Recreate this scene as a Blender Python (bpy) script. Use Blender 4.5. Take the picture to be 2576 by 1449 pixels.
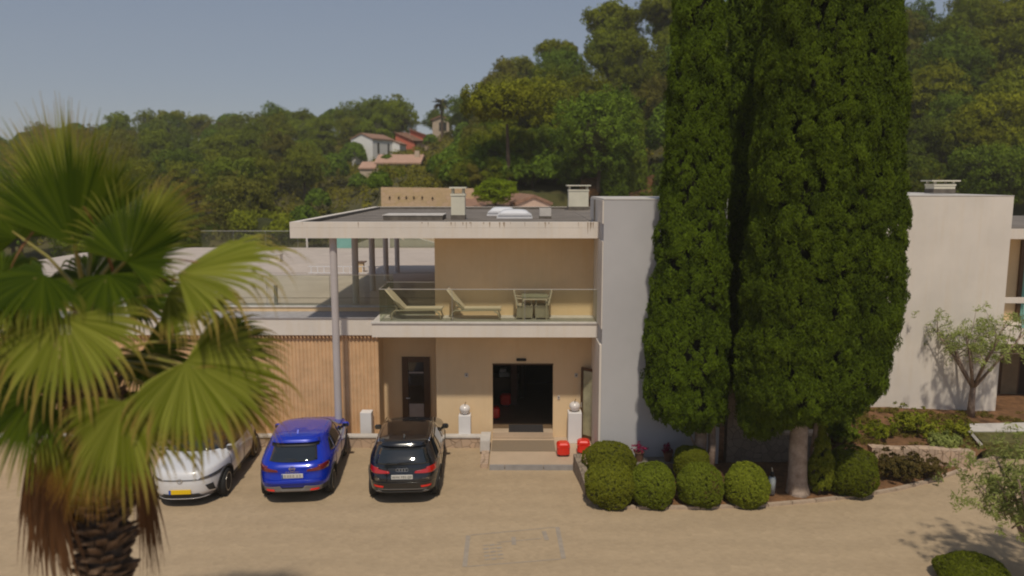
import bpy, bmesh, math, random
import numpy as np
from mathutils import Vector, Matrix, noise
R = math.radians
random.seed(7)
rng = np.random.default_rng(7)
scn = bpy.context.scene
for o in list(bpy.data.objects): bpy.data.objects.remove(o)
# ------------------------------------------------------------------ camera
CAMZ = 7.9; PITCH = R(7.88); YAW = R(0.323); FPX = 1950.0
cam_d = bpy.data.cameras.new("camera"); cam = bpy.data.objects.new("camera", cam_d)
scn.collection.objects.link(cam); scn.camera = cam
cam.location = (0, 0, CAMZ); cam.rotation_euler = (R(90)-PITCH, 0, YAW)
cam_d.sensor_width = 36; cam_d.lens = FPX/2576*36
cam_d.clip_start = 0.1; cam_d.clip_end = 3000
cam_d.dof.use_dof = True; cam_d.dof.focus_distance = 22; cam_d.dof.aperture_fstop = 0.42
# ------------------------------------------------------------------ world, sun, exposure
SUN = Vector((0.01, -0.60, 1.0)).normalized()          # towards the sun
elev = math.asin(SUN.z); az = math.atan2(SUN.x, SUN.y)
w = bpy.data.worlds.new("World"); scn.world = w; w.use_nodes = True
nt = w.node_tree; nt.nodes.clear()
sky = nt.nodes.new('ShaderNodeTexSky'); sky.sky_type = 'NISHITA'; sky.sun_disc = False
sky.sun_elevation = elev; sky.sun_rotation = az; sky.air_density = 1.0; sky.dust_density = 0.45; sky.ozone_density = 1.5
mulw = nt.nodes.new('ShaderNodeMix'); mulw.data_type = 'RGBA'; mulw.blend_type = 'MULTIPLY'; mulw.inputs[0].default_value = 1
mulw.inputs[7].default_value = (0.95, 0.81, 0.76, 1)
bg = nt.nodes.new('ShaderNodeBackground'); bg.inputs[1].default_value = 0.088
ow = nt.nodes.new('ShaderNodeOutputWorld')
nt.links.new(sky.outputs[0], mulw.inputs[6]); hz = nt.nodes.new('ShaderNodeMix'); hz.data_type = 'RGBA'; hz.inputs[0].default_value = 0.55; hz.inputs[7].default_value = (2.60, 3.18, 4.25, 1)   # thin even overcast veil
nt.links.new(mulw.outputs[2], hz.inputs[6]); nt.links.new(hz.outputs[2], bg.inputs[0]); nt.links.new(bg.outputs[0], ow.inputs[0])
sl = bpy.data.lights.new("sun", 'SUN'); sl.energy = 2.65; sl.angle = R(2.4); sl.color = (1.0, 0.915, 0.765)
so = bpy.data.objects.new("sun", sl); scn.collection.objects.link(so)
so.rotation_euler = SUN.to_track_quat('Z', 'Y').to_euler()
scn.view_settings.view_transform = 'Standard'; scn.view_settings.look = 'None'
scn.view_settings.exposure = 0.0; scn.view_settings.gamma = 1.0
scn.render.engine = 'CYCLES'; scn.cycles.filter_width = 2.0
scn.cycles.max_bounces = 8; scn.cycles.transparent_max_bounces = 24
# ------------------------------------------------------------------ pixel (2576 wide) -> world
_F = Vector((-math.sin(YAW)*math.cos(PITCH), math.cos(YAW)*math.cos(PITCH), -math.sin(PITCH)))
_R = Vector((math.cos(YAW), math.sin(YAW), 0)); _U = _R.cross(_F)
def ray(px, py): return _F*FPX + _R*(px-1288) - _U*(py-724.5)
def P(px, py, D):
    r = ray(px, py); return Vector((0, 0, CAMZ)) + r*(D/r.y)
def G(px, py, h=0.0):
    r = ray(px, py); return Vector((0, 0, CAMZ)) + r*((h-CAMZ)/r.z)
def proj(p):
    d = Vector(p)-Vector((0, 0, CAMZ)); z = d.dot(_F)
    return 1288+FPX*d.dot(_R)/z, 724.5-FPX*d.dot(_U)/z
# ------------------------------------------------------------------ materials
MAT = {}
def mat(name, col, rough=0.8, var=0.12, scale=3.0, bump=0.0, bscale=40.0, metal=0.0, coat=0.0, spec=0.4, coord='P', detail=5, col2=None, fac=(0.35, 0.65), streak=0.0):
    if name in MAT: return MAT[name]
    m = bpy.data.materials.new(name); m.use_nodes = True; N = m.node_tree.nodes; L = m.node_tree.links
    b = N['Principled BSDF']; b.inputs['Roughness'].default_value = rough; b.inputs['Metallic'].default_value = metal
    b.inputs['Specular IOR Level'].default_value = spec; b.inputs['Coat Weight'].default_value = coat
    b.inputs['Coat Roughness'].default_value = 0.05
    if coord == 'P':
        g = N.new('ShaderNodeNewGeometry'); src = g.outputs['Position']
    else:
        g = N.new('ShaderNodeTexCoord'); src = g.outputs['Object']
    n = N.new('ShaderNodeTexNoise'); n.inputs['Scale'].default_value = scale; n.inputs['Detail'].default_value = detail
    n.inputs['Roughness'].default_value = 0.65
    L.new(src, n.inputs['Vector'])
    r = N.new('ShaderNodeValToRGB'); r.color_ramp.elements[0].position = fac[0]; r.color_ramp.elements[1].position = fac[1]
    c2 = col2 if col2 else tuple(min(1, c*(1+var)) for c in col)
    c1 = col if col2 else tuple(c*(1-var) for c in col)
    r.color_ramp.elements[0].color = (*c1, 1); r.color_ramp.elements[1].color = (*c2, 1)
    L.new(n.outputs[0], r.inputs[0]); L.new(r.outputs[0], b.inputs['Base Color'])
    if streak > 0:      # rain streaks running down the render
        mp = N.new('ShaderNodeMapping'); mp.inputs['Scale'].default_value = (7, 7, 0.45); L.new(src, mp.inputs[0])
        n3 = N.new('ShaderNodeTexNoise'); n3.inputs['Scale'].default_value = 1.0; n3.inputs['Detail'].default_value = 6; n3.inputs['Roughness'].default_value = 0.7; L.new(mp.outputs[0], n3.inputs['Vector'])
        r3 = N.new('ShaderNodeValToRGB'); r3.color_ramp.elements[0].position = 0.30; r3.color_ramp.elements[1].position = 0.52
        k = 1-streak; r3.color_ramp.elements[0].color = (k, k*.97, k*.92, 1); r3.color_ramp.elements[1].color = (1, 1, 1, 1); L.new(n3.outputs[0], r3.inputs[0])
        x3 = N.new('ShaderNodeMix'); x3.data_type = 'RGBA'; x3.blend_type = 'MULTIPLY'; x3.inputs[0].default_value = 1
        L.new(r.outputs[0], x3.inputs[6]); L.new(r3.outputs[0], x3.inputs[7]); L.new(x3.outputs[2], b.inputs['Base Color'])
    if bump > 0:
        n2 = N.new('ShaderNodeTexNoise'); n2.inputs['Scale'].default_value = bscale; n2.inputs['Detail'].default_value = 4
        L.new(src, n2.inputs['Vector'])
        bp = N.new('ShaderNodeBump'); bp.inputs['Strength'].default_value = bump; bp.inputs['Distance'].default_value = 0.02
        L.new(n2.outputs[0], bp.inputs['Height']); L.new(bp.outputs[0], b.inputs['Normal'])
    MAT[name] = m; return m

def leafmat(name, c1, c2, transl=0.25, rough=0.6, objvar=0.25):
    """foliage: colour between c1 and c2 by the mesh attribute 'tint', varied per tree"""
    m = bpy.data.materials.new(name); m.use_nodes = True; N = m.node_tree.nodes; L = m.node_tree.links
    b = N['Principled BSDF']; b.inputs['Roughness'].default_value = rough; b.inputs['Specular IOR Level'].default_value = 0.06
    a = N.new('ShaderNodeAttribute'); a.attribute_name = 'tint'
    r = N.new('ShaderNodeMix'); r.data_type = 'RGBA'; r.inputs[6].default_value = (*c1, 1); r.inputs[7].default_value = (*c2, 1)
    L.new(a.outputs['Fac'], r.inputs[0])
    oi = N.new('ShaderNodeObjectInfo'); h = N.new('ShaderNodeHueSaturation')
    mr = N.new('ShaderNodeMapRange'); mr.inputs[3].default_value = 1-objvar; mr.inputs[4].default_value = 1+objvar
    L.new(oi.outputs['Random'], mr.inputs[0]); L.new(mr.outputs[0], h.inputs['Value'])
    mr2 = N.new('ShaderNodeMapRange'); mr2.inputs[3].default_value = 0.5-0.05*objvar; mr2.inputs[4].default_value = 0.5+0.08*objvar
    mu = N.new('ShaderNodeMath'); mu.operation = 'FRACT'; mm = N.new('ShaderNodeMath'); mm.operation = 'MULTIPLY'; mm.inputs[1].default_value = 7.3
    L.new(oi.outputs['Random'], mm.inputs[0]); L.new(mm.outputs[0], mu.inputs[0]); L.new(mu.outputs[0], mr2.inputs[0]); L.new(mr2.outputs[0], h.inputs['Hue'])
    L.new(r.outputs[2], h.inputs['Color']); L.new(h.outputs[0], b.inputs['Base Color'])
    t = N.new('ShaderNodeBsdfTranslucent'); L.new(h.outputs[0], t.inputs[0])
    ms = N.new('ShaderNodeMixShader'); ms.inputs[0].default_value = transl
    L.new(b.outputs[0], ms.inputs[1]); L.new(t.outputs[0], ms.inputs[2]); L.new(ms.outputs[0], N['Material Output'].inputs[0])
    MAT[name] = m; return m

def glassmat(name, tint, rough=0.02, gloss=0.12):
    m = bpy.data.materials.new(name); m.use_nodes = True; N = m.node_tree.nodes; L = m.node_tree.links
    N.remove(N['Principled BSDF'])
    t = N.new('ShaderNodeBsdfTransparent'); t.inputs[0].default_value = (*tint, 1)
    g = N.new('ShaderNodeBsdfGlossy'); g.inputs['Roughness'].default_value = rough; g.inputs[0].default_value = (0.9, 0.95, 0.93, 1)
    f = N.new('ShaderNodeLayerWeight'); f.inputs[0].default_value = 0.25
    ma = N.new('ShaderNodeMath'); ma.operation = 'MULTIPLY_ADD'; ma.inputs[1].default_value = 0.5; ma.inputs[2].default_value = gloss*0.4
    L.new(f.outputs['Fresnel'], ma.inputs[0])
    ms = N.new('ShaderNodeMixShader'); L.new(ma.outputs[0], ms.inputs[0]); L.new(t.outputs[0], ms.inputs[1]); L.new(g.outputs[0], ms.inputs[2])
    L.new(ms.outputs[0], N['Material Output'].inputs[0]); MAT[name] = m; return m

def stonemat(name, scale, c1, c2, mortar, bump=0.6, squash=1.0):
    m = bpy.data.materials.new(name); m.use_nodes = True; N = m.node_tree.nodes; L = m.node_tree.links
    b = N['Principled BSDF']; b.inputs['Roughness'].default_value = 0.9
    g = N.new('ShaderNodeNewGeometry'); mp = N.new('ShaderNodeMapping'); mp.inputs['Scale'].default_value = (1, 1, squash)
    L.new(g.outputs['Position'], mp.inputs[0])
    v = N.new('ShaderNodeTexVoronoi'); v.feature = 'DISTANCE_TO_EDGE'; v.inputs['Scale'].default_value = scale
    v2 = N.new('ShaderNodeTexVoronoi'); v2.inputs['Scale'].default_value = scale
    L.new(mp.outputs[0], v.inputs['Vector']); L.new(mp.outputs[0], v2.inputs['Vector'])
    mx = N.new('ShaderNodeMix'); mx.data_type = 'RGBA'; mx.inputs[6].default_value = (*c1, 1); mx.inputs[7].default_value = (*c2, 1)
    L.new(v2.outputs['Color'], mx.inputs[0])
    r = N.new('ShaderNodeValToRGB'); r.color_ramp.elements[0].position = 0.008; r.color_ramp.elements[1].position = 0.045
    L.new(v.outputs[0], r.inputs[0])
    m2 = N.new('ShaderNodeMix'); m2.data_type = 'RGBA'; m2.inputs[6].default_value = (*mortar, 1)
    L.new(r.outputs[0], m2.inputs[0]); L.new(mx.outputs[2], m2.inputs[7]); L.new(m2.outputs[2], b.inputs['Base Color'])
    bp = N.new('ShaderNodeBump'); bp.inputs['Strength'].default_value = bump; bp.inputs['Distance'].default_value = 0.03
    L.new(r.outputs[0], bp.inputs['Height']); L.new(bp.outputs[0], b.inputs['Normal']); MAT[name] = m; return m

# ------------------------------------------------------------------ objects
def setp(o, label=None, cat=None, group=None, kind=None):
    if label: o['label'] = label
    if cat: o['category'] = cat
    if group: o['group'] = group
    if kind: o['kind'] = kind
    return o
def thing(name, label, cat, loc=(0, 0, 0), rz=0.0, group=None):
    o = bpy.data.objects.new(name, None); scn.collection.objects.link(o); o.empty_display_size = 0.3
    o.location = loc; o.rotation_euler = (0, 0, rz); return setp(o, label, cat, group)
def base_of(o):
    while o.parent: o = o.parent
    return o.location
def copy_tree(o, parent=None):
    c = o.copy(); scn.collection.objects.link(c); c.parent = parent
    for ch in list(o.children): copy_tree(ch, c)
    return c

class MB:
    def __init__(s): s.v = []; s.f = []; s.m = []; s.mi = 0
    def add(s, vs, fs):
        k = len(s.v); s.v += [tuple(p) for p in vs]
        for f in fs: s.f.append(tuple(i+k for i in f)); s.m.append(s.mi)
    def box(s, x0, x1, y0, y1, z0, z1):
        s.add([(x0,y0,z0),(x1,y0,z0),(x1,y1,z0),(x0,y1,z0),(x0,y0,z1),(x1,y0,z1),(x1,y1,z1),(x0,y1,z1)],
              [(0,3,2,1),(4,5,6,7),(0,1,5,4),(1,2,6,5),(2,3,7,6),(3,0,4,7)])
    def rbox(s, x0, x1, y0, y1, z0, z1, r=0.02):
        """box with chamfered edges"""
        vs = []; 
        for z, e in ((z0, r), (z0+r, 0), (z1-r, 0), (z1, r)):
            a0, a1, b0, b1 = x0+e, x1-e, y0+e, y1-e; q = r
            vs += [(a0+q,b0,z),(a1-q,b0,z),(a1,b0+q,z),(a1,b1-q,z),(a1-q,b1,z),(a0+q,b1,z),(a0,b1-q,z),(a0,b0+q,z)]
        fs = [tuple(range(7, -1, -1)), tuple(range(24, 32))]
        for k in range(3):
            for i in range(8):
                j = (i+1) % 8; fs.append((k*8+i, k*8+j, (k+1)*8+j, (k+1)*8+i))
        s.add(vs, fs)
    def prism(s, pts, axis, a, b):
        """polygon pts (2D) extruded along axis from a to b"""
        n = len(pts)
        def q(p, t):
            return {'x': (t, p[0], p[1]), 'y': (p[0], t, p[1]), 'z': (p[0], p[1], t)}[axis]
        s.add([q(p, a) for p in pts]+[q(p, b) for p in pts],
              [tuple(range(n))[::-1], tuple(range(n, 2*n))]+[(i, (i+1) % n, n+(i+1) % n, n+i) for i in range(n)])
    def tube(s, path, rad, n=8, cap=True):
        path = [Vector(p) for p in path]
        if not isinstance(rad, (list, tuple)): rad = [rad]*len(path)
        k = len(s.v); up = None
        for i, p in enumerate(path):
            t = (path[min(i+1, len(path)-1)]-path[max(i-1, 0)]).normalized()
            if up is None: up = Vector((0, 0, 1)) if abs(t.z) < 0.9 else Vector((1, 0, 0))
            a = t.cross(up).normalized(); b = a.cross(t).normalized(); up = b
            for j in range(n):
                th = 2*math.pi*j/n; s.v.append(tuple(p+(a*math.cos(th)+b*math.sin(th))*rad[i]))
        for i in range(len(path)-1):
            for j in range(n):
                j2 = (j+1) % n; s.f.append((k+i*n+j, k+i*n+j2, k+(i+1)*n+j2, k+(i+1)*n+j)); s.m.append(s.mi)
        if cap:
            s.f.append(tuple(k+j for j in range(n))[::-1]); s.m.append(s.mi)
            s.f.append(tuple(k+(len(path)-1)*n+j for j in range(n))); s.m.append(s.mi)
    def lathe(s, prof, c=(0, 0, 0), n=24, axis='z'):
        k = len(s.v)
        for r_, h in prof:
            for j in range(n):
                th = 2*math.pi*j/n; a, b = r_*math.cos(th), r_*math.sin(th)
                p = (a, b, h) if axis == 'z' else ((h, a, b) if axis == 'x' else (a, h, b))
                s.v.append((p[0]+c[0], p[1]+c[1], p[2]+c[2]))
        for i in range(len(prof)-1):
            for j in range(n):
                j2 = (j+1) % n; s.f.append((k+i*n+j, k+i*n+j2, k+(i+1)*n+j2, k+(i+1)*n+j)); s.m.append(s.mi)
        s.f.append(tuple(k+j for j in range(n))[::-1]); s.m.append(s.mi)
        s.f.append(tuple(k+(len(prof)-1)*n+j for j in range(n))); s.m.append(s.mi)
    def grid(s, fn, nu, nv):
        k = len(s.v)
        for i in range(nu+1):
            for j in range(nv+1): s.v.append(tuple(fn(i/nu, j/nv)))
        for i in range(nu):
            for j in range(nv):
                a = k+i*(nv+1)+j; s.f.append((a, a+nv+1, a+nv+2, a+1)); s.m.append(s.mi)
    def build(s, name, mats, parent=None, smooth=False, world=True, fix=True, bevel=0):
        me = bpy.data.meshes.new(name); v = s.v
        if parent is not None and world:
            b = base_of(parent); v = [(p[0]-b.x, p[1]-b.y, p[2]-b.z) for p in v]
        me.from_pydata(v, [], s.f)
        if not isinstance(mats, (list, tuple)): mats = [mats]
        for m in mats: me.materials.append(m)
        me.polygons.foreach_set('material_index', s.m)
        if fix:
            bm = bmesh.new(); bm.from_mesh(me); bmesh.ops.recalc_face_normals(bm, faces=bm.faces); bm.to_mesh(me); bm.free()
        if smooth: me.polygons.foreach_set('use_smooth', [True]*len(me.polygons))
        me.update()
        o = bpy.data.objects.new(name, me); scn.collection.objects.link(o)
        if parent is not None: o.parent = parent
        if bevel:
            bv = o.modifiers.new('bevel', 'BEVEL'); bv.width = bevel; bv.segments = 2; bv.limit_method = 'ANGLE'
        return o
def boxobj(name, m, parent, *a, bevel=0, **k):
    b = MB(); b.box(*a); return b.build(name, m, parent, bevel=bevel, **k)

def textobj(name, txt, size, m, parent, loc, rot, extrude=0.002, align='CENTER', space=1.0):
    cu = bpy.data.curves.new('t', 'FONT'); cu.body = txt; cu.size = size; cu.extrude = extrude; cu.align_x = align; cu.align_y = 'CENTER'; cu.space_character = space
    to = bpy.data.objects.new('t', cu); scn.collection.objects.link(to)
    dg = bpy.context.evaluated_depsgraph_get(); me = bpy.data.meshes.new_from_object(to.evaluated_get(dg))
    bpy.data.objects.remove(to); me.transform(Matrix.Translation(loc) @ rot.to_4x4())
    me.materials.clear(); me.materials.append(m); o = bpy.data.objects.new(name, me); scn.collection.objects.link(o); o.parent = parent; return o

# ------------------------------------------------------------------ foliage
def leaf_mesh(name, C, Nn, rc, n, size, mats, asp=1.6, tint=None, jit=0.5, shell=True, core=None, stretch=1.0, upright=0.0):
    """n leaf quads in each clump (centres C, outward directions Nn, radii rc)"""
    C = np.asarray(C, float); Nn = np.asarray(Nn, float); rc = np.broadcast_to(np.asarray(rc, float), (len(C),))
    K = len(C); T = K*n
    d = rng.normal(size=(T, 3)); d /= np.linalg.norm(d, axis=1)[:, None]
    rr = (0.65+0.4*rng.random(T)) if shell else rng.random(T)**0.5
    cc = np.repeat(C, n, 0); nn = np.repeat(Nn, n, 0); r = np.repeat(rc, n)
    fl = (d*nn).sum(1) < -0.25; d[fl] *= -1
    p = cc+d*(rr*r)[:, None]*np.array([1, 1, stretch])
    nor = d*0.6+nn*0.5+rng.normal(size=(T, 3))*jit; nor /= np.linalg.norm(nor, axis=1)[:, None]
    h = rng.normal(size=(T, 3)); a = np.cross(nor, h); a = a/np.linalg.norm(a, axis=1)[:, None]+np.array([0, 0, upright]); a /= np.linalg.norm(a, axis=1)[:, None]; b = np.cross(nor, a)
    s = size*(0.6+0.8*rng.random(T))[:, None]
    V = np.stack([p-a*s*asp, p-b*s*0.6, p+a*s*asp, p+b*s*0.6], 1).reshape(-1, 3)
    tc = rng.random(K) if tint is None else np.asarray(tint)
    tv = np.clip(np.repeat(tc, n)*0.7+rng.random(T)*0.35, 0, 1); tv = np.repeat(tv, 4)
    F = np.arange(4*T); nf = T; mi = np.zeros(T, int)
    if core is not None:
        cv, cf = core; k = len(V); V = np.vstack([V, np.asarray(cv, float)]); cf = np.asarray(cf)
        F = np.concatenate([F, (cf+k).ravel()]); nf += len(cf); mi = np.concatenate([mi, np.ones(len(cf), int)])
        tv = np.concatenate([tv, np.zeros(len(cv))])
    me = bpy.data.meshes.new(name); me.vertices.add(len(V)); me.vertices.foreach_set('co', V.ravel())
    me.loops.add(len(F)); me.loops.foreach_set('vertex_index', F.astype(np.int32))
    me.polygons.add(nf); me.polygons.foreach_set('loop_start', np.arange(0, 4*nf, 4, dtype=np.int32))
    me.polygons.foreach_set('loop_total', np.full(nf, 4, dtype=np.int32))
    me.update(calc_edges=True)
    at = me.attributes.new('tint', 'FLOAT', 'POINT'); at.data.foreach_set('value', tv.astype(np.float32))
    for m in (mats if isinstance(mats, (list, tuple)) else [mats]): me.materials.append(m)
    me.polygons.foreach_set('material_index', mi.astype(np.int32))
    return me
def revolve_core(prof, c=(0, 0, 0), n=20):
    v = []; f = []
    for r_, h in prof:
        for j in range(n):
            t = 2*math.pi*j/n; k = 1+0.08*math.sin(3*t+h*2); v.append((c[0]+r_*k*math.cos(t), c[1]+r_*k*math.sin(t), c[2]+h))
    for i in range(len(prof)-1):
        for j in range(n):
            j2 = (j+1) % n; f.append((i*n+j, i*n+j2, (i+1)*n+j2, (i+1)*n+j))
    return v, f
def meobj(name, me, parent=None, loc=(0, 0, 0)):
    o = bpy.data.objects.new(name, me); scn.collection.objects.link(o); o.location = loc
    if parent is not None: o.parent = parent
    return o
def nz(p, s=1.0, o=0): return noise.noise(Vector((p[0]*s+o, p[1]*s+o*1.7, p[2]*s-o)))
# ================================================================== materials
M_white = mat('white_render', (0.71,0.64,0.57), 0.9, var=0.05, scale=0.7, streak=.02, bump=0.15, bscale=60)
M_beige = mat('beige_render', (0.73,0.54,0.33), 0.9, var=0.05, scale=0.8, streak=.015, bump=0.15, bscale=60)
M_grey = mat('grey_render', (0.47,0.455,0.46), 0.9, var=0.05, scale=0.5, streak=0, bump=0.12, bscale=60)
M_cope = mat('coping_stone', (0.56,0.52,0.48), 0.8, var=0.10, scale=4)
M_copegrey = mat('grey_coping', (0.36,0.34,0.34), 0.8, var=0.15, scale=5)
M_roof = mat('roof_membrane', (0.20,0.17,0.145), 0.85, var=0.18, scale=1.3, bump=0.3, bscale=30)
M_upst = mat('roof_upstand', (0.13,0.11,0.09), 0.85, var=0.3, scale=4)
M_col = mat('column_paint', (0.50,0.45,0.44), 0.6, var=0.04, scale=2)
M_wood = mat('timber_cladding', (0.66,0.415,0.225), 0.7, var=0.10, scale=2.5, bump=0.1, bscale=30)
M_frame = mat('brown_frame', (0.09,0.045,0.02), 0.45, var=0.15, scale=4)
M_terr = mat('terrace_paving', (0.50,0.42,0.36), 0.85, var=0.08, scale=0.9, bump=0.1)
M_plat = mat('platform_stone', (0.50,0.38,0.27), 0.75, var=0.06, scale=1.4)
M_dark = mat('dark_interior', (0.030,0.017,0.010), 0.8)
M_black = mat('black_plastic', (0.012,0.012,0.013), 0.5, var=0.1)
M_glass = glassmat('balustrade_glass', (0.915,0.93,0.875), gloss=0.05)
M_teal = mat('teal_glass', (0.20,0.42,0.37), 0.15, var=0.05, spec=0.6)
M_pane = mat('dark_pane', (0.04,0.028,0.02), 0.06, var=0.1, spec=0.8)
M_steel = mat('steel_rail', (0.62,0.60,0.56), 0.3, metal=0.6, var=0.03)
M_mat1 = mat('brown_mat', (0.25,0.19,0.13), 0.95, var=0.10, scale=30, bump=0.3, bscale=120)
M_mat2 = mat('black_mat', (0.035,0.03,0.03), 0.95, var=0.2, scale=40, bump=0.3, bscale=120)
M_ped = mat('white_pedestal', (0.74,0.72,0.72), 0.5, var=0.02)
M_red = mat('red_plastic', (0.72,0.022,0.008), 0.25, var=0.05, spec=0.6)
M_rubble = stonemat('rubble_stone', 4.2, (0.56,0.40,0.28), (0.42,0.31,0.23), (0.34,0.24,0.165))
M_greyrub = stonemat('grey_rubble_stone', 5.0, (0.30,0.24,0.18), (0.20,0.155,0.12), (0.15,0.11,0.08))
M_soil = mat('mulch_soil', (0.115,0.056,0.024), 0.95, var=0.3, scale=4, bump=0.8, bscale=25, col2=(0.22,0.11,0.048))
M_kerb = mat('kerb_stone', (0.42,0.32,0.235), 0.9, var=0.15, scale=5, bump=0.3)
M_skyl = mat('skylight_acrylic', (0.72,0.71,0.73), 0.25, var=0.03)
M_chim = mat('chimney_render', (0.66,0.62,0.50), 0.9, var=0.06, scale=2)

# ================================================================== ground
def ground_material():
    m = bpy.data.materials.new('gravel_paving'); m.use_nodes = True; N = m.node_tree.nodes; L = m.node_tree.links
    b = N['Principled BSDF']; b.inputs['Roughness'].default_value = 0.95; b.inputs['Specular IOR Level'].default_value = 0.15
    g = N.new('ShaderNodeNewGeometry')
    def no(s, d=4, r=0.6):
        n = N.new('ShaderNodeTexNoise'); n.inputs['Scale'].default_value = s; n.inputs['Detail'].default_value = d; n.inputs['Roughness'].default_value = r
        L.new(g.outputs['Position'], n.inputs['Vector']); return n
    big = no(0.28, 5); mid = no(2.2, 4); v = N.new('ShaderNodeTexVoronoi'); v.inputs['Scale'].default_value = 7.5
    # fans of setts: wobble the cell lookup so the rows curve
    wv = N.new('ShaderNodeTexWave'); wv.wave_type = 'RINGS'; wv.inputs['Scale'].default_value = 0.33; wv.inputs['Distortion'].default_value = 7; wv.inputs['Detail'].default_value = 3
    L.new(g.outputs['Position'], wv.inputs['Vector']); L.new(g.outputs['Position'], v.inputs['Vector'])
    r1 = N.new('ShaderNodeValToRGB'); r1.color_ramp.elements[0].color = (0.420,0.312,0.200,1); r1.color_ramp.elements[1].color = (0.445,0.334,0.216,1)
    r1.color_ramp.elements[0].position = 0.35; r1.color_ramp.elements[1].position = 0.65
    L.new(big.outputs[0], r1.inputs[0])
    def mul(a, fac_src, lo, hi):
        mr = N.new('ShaderNodeMapRange'); mr.inputs[3].default_value = lo; mr.inputs[4].default_value = hi; L.new(fac_src, mr.inputs[0])
        x = N.new('ShaderNodeMix'); x.data_type = 'RGBA'; x.blend_type = 'MULTIPLY'; x.inputs[0].default_value = 1
        L.new(a, x.inputs[6]); L.new(mr.outputs[0], x.inputs[7]); return x.outputs[2]
    c = mul(r1.outputs[0], mid.outputs[0], 0.94, 1.05); c = mul(c, v.outputs['Color'], 0.93, 1.05); c = mul(c, wv.outputs[0], 0.97, 1.03); fine = no(38, 3, .7); c = mul(c, fine.outputs[0], 0.80, 1.19)
    L.new(c, b.inputs['Base Color'])
    bp = N.new('ShaderNodeBump'); bp.inputs['Strength'].default_value = 0.5; bp.inputs['Distance'].default_value = 0.02
    L.new(v.outputs['Distance'], bp.inputs['Height']); L.new(bp.outputs[0], b.inputs['Normal']); return m
M_ground = ground_material()
g = MB(); g.grid(lambda u, v: (-400+800*u, -120+172*v, 0), 20, 8)
setp(g.build('courtyard', M_ground), kind='structure')

# emblem of grey setts let into the paving
M_sett = mat('grey_setts', (0.345,0.285,0.225), 0.9, var=0.10, scale=6)
em = MB()
A, B, Cc, D_ = [G(*p) for p in ((1178,1347), (1402,1326), (1418,1406), (1169,1426))]
def eq(u, v): return (A*(1-u)+B*u)*(1-v)+(D_*(1-u)+Cc*u)*v
def estrip(u0, v0, u1, v1, w_, z=0.004):
    a, b = eq(u0, v0), eq(u1, v1); d = (b-a).normalized(); n = Vector((-d.y, d.x, 0))*w_/2
    em.add([(p.x, p.y, z) for p in (a-n, b-n, b+n, a+n)], [(0, 1, 2, 3)])
estrip(0,0,0,1,.10); estrip(1,0,1,1,.10); estrip(0.03,0,.97,0,.03); estrip(0.03,1,.97,1,.03)
estrip(.32,.33,.80,.33,.03,.005); estrip(.50,.2,.50,.46,.10,.006); estrip(.84,.10,.86,.40,.10,.006)
for k in range(5):
    for q in range(3): estrip(.17+.07*q+.006*k, .40+.11*k, .225+.07*q+.006*k, .39+.11*k, .07 if (k+q) % 2 else .04, .005)
setp(em.build('paving_emblem', M_sett), 'rectangular emblem of grey setts let into the gravel yard in front of the entrance', 'ground marking')

# ================================================================== hotel building
bld = thing('hotel_building', 'cream modern building with flat overhanging roof, glass balcony, open entrance and grey tower', 'building', (0, 22, 0))
# walls
def wall(name, m, *a): return boxobj(name, m, bld, *a)
XW = -2.42
w_ = MB(); w_.box(XW,-0.716,22.85,23.1,0,3.49); w_.box(1.116,2.9,22.85,23.1,0,3.49); w_.box(-0.716,1.116,22.85,23.1,2.42,3.49)
w_.box(XW,2.9,22.85,23.1,3.9,6.33); w_.box(XW,XW+0.25,23.1,34.3,3.9,6.33); w_.box(XW+0.25,2.9,34.0,34.3,3.9,6.33); w_.box(XW,XW+.25,23.1,24.2,0,3.49)
w_.build('wall', M_beige, bld)
rw = MB(); rw.box(-4.25,-3.65,24.2,24.4,0,3.6); rw.box(-2.76,XW,24.2,24.4,0,3.6); rw.box(-3.65,-2.76,24.2,24.4,2.33,3.6)
rw.build('recess_wall', M_beige, bld)
lw = MB(); lw.box(-24,-4.45,23.55,46.1,-.3,3.6); lw.box(-4.45,-4.25,23.34,46.1,-.3,3.6); lw.box(-4.25,2.3,30,46.1,-.3,3.6)
lw.build('ground_floor_block', M_beige, bld)
# timber cladding, triangular battens
cl = MB(); x = -24.0; pts = []
while x < -4.30: pts += [(x, 23.24), (x+0.02, 23.22), (x+0.092, 23.22), (x+0.112, 23.24)]; x += 0.115
pts = pts+[(-4.27, 23.24), (-4.27, 23.33), (-24, 23.33)]
cl.prism(pts, 'z', -0.05, 3.24); cl.build('timber_cladding', M_wood, bld)
tb = MB()
x = -24.0
while x < -4.3: tb.prism([(x,3.24),(x+.10,3.24),(x+.10,3.14)], 'y', 23.13, 23.215); x += 0.115
tb.build('cladding_head', M_wood, bld)
# terrace edge: fascia, ledge, riser
fa = MB(); fa.box(-24,-4.11,23.10,24.2,3.25,3.765); fa.build('terrace_fascia', M_white, bld)
fa = MB(); fa.box(-24,-4.13,23.07,24.2,3.768,3.80); fa.build('terrace_ledge', M_copegrey, bld)
fa = MB(); fa.box(-24,XW-.003,24.203,24.5,3.603,3.93); fa.build('terrace_riser', M_beige, bld)
fa = MB(); fa.box(-24,XW-.003,24.17,24.52,3.933,3.965); fa.build('terrace_coping', M_cope, bld)
tf = MB(); tf.box(-24,XW-.003,24.523,46.1,3.603,3.95); tf.box(XW+.26,2.3,30.,46.1,3.603,3.88)
tf.build('terrace_floor', M_terr, bld)
tb2 = MB(); tb2.box(XW,2.3,34.4,46.1,3.89,3.955); tb2.build('rear_terrace_floor', M_terr, bld)
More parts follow.
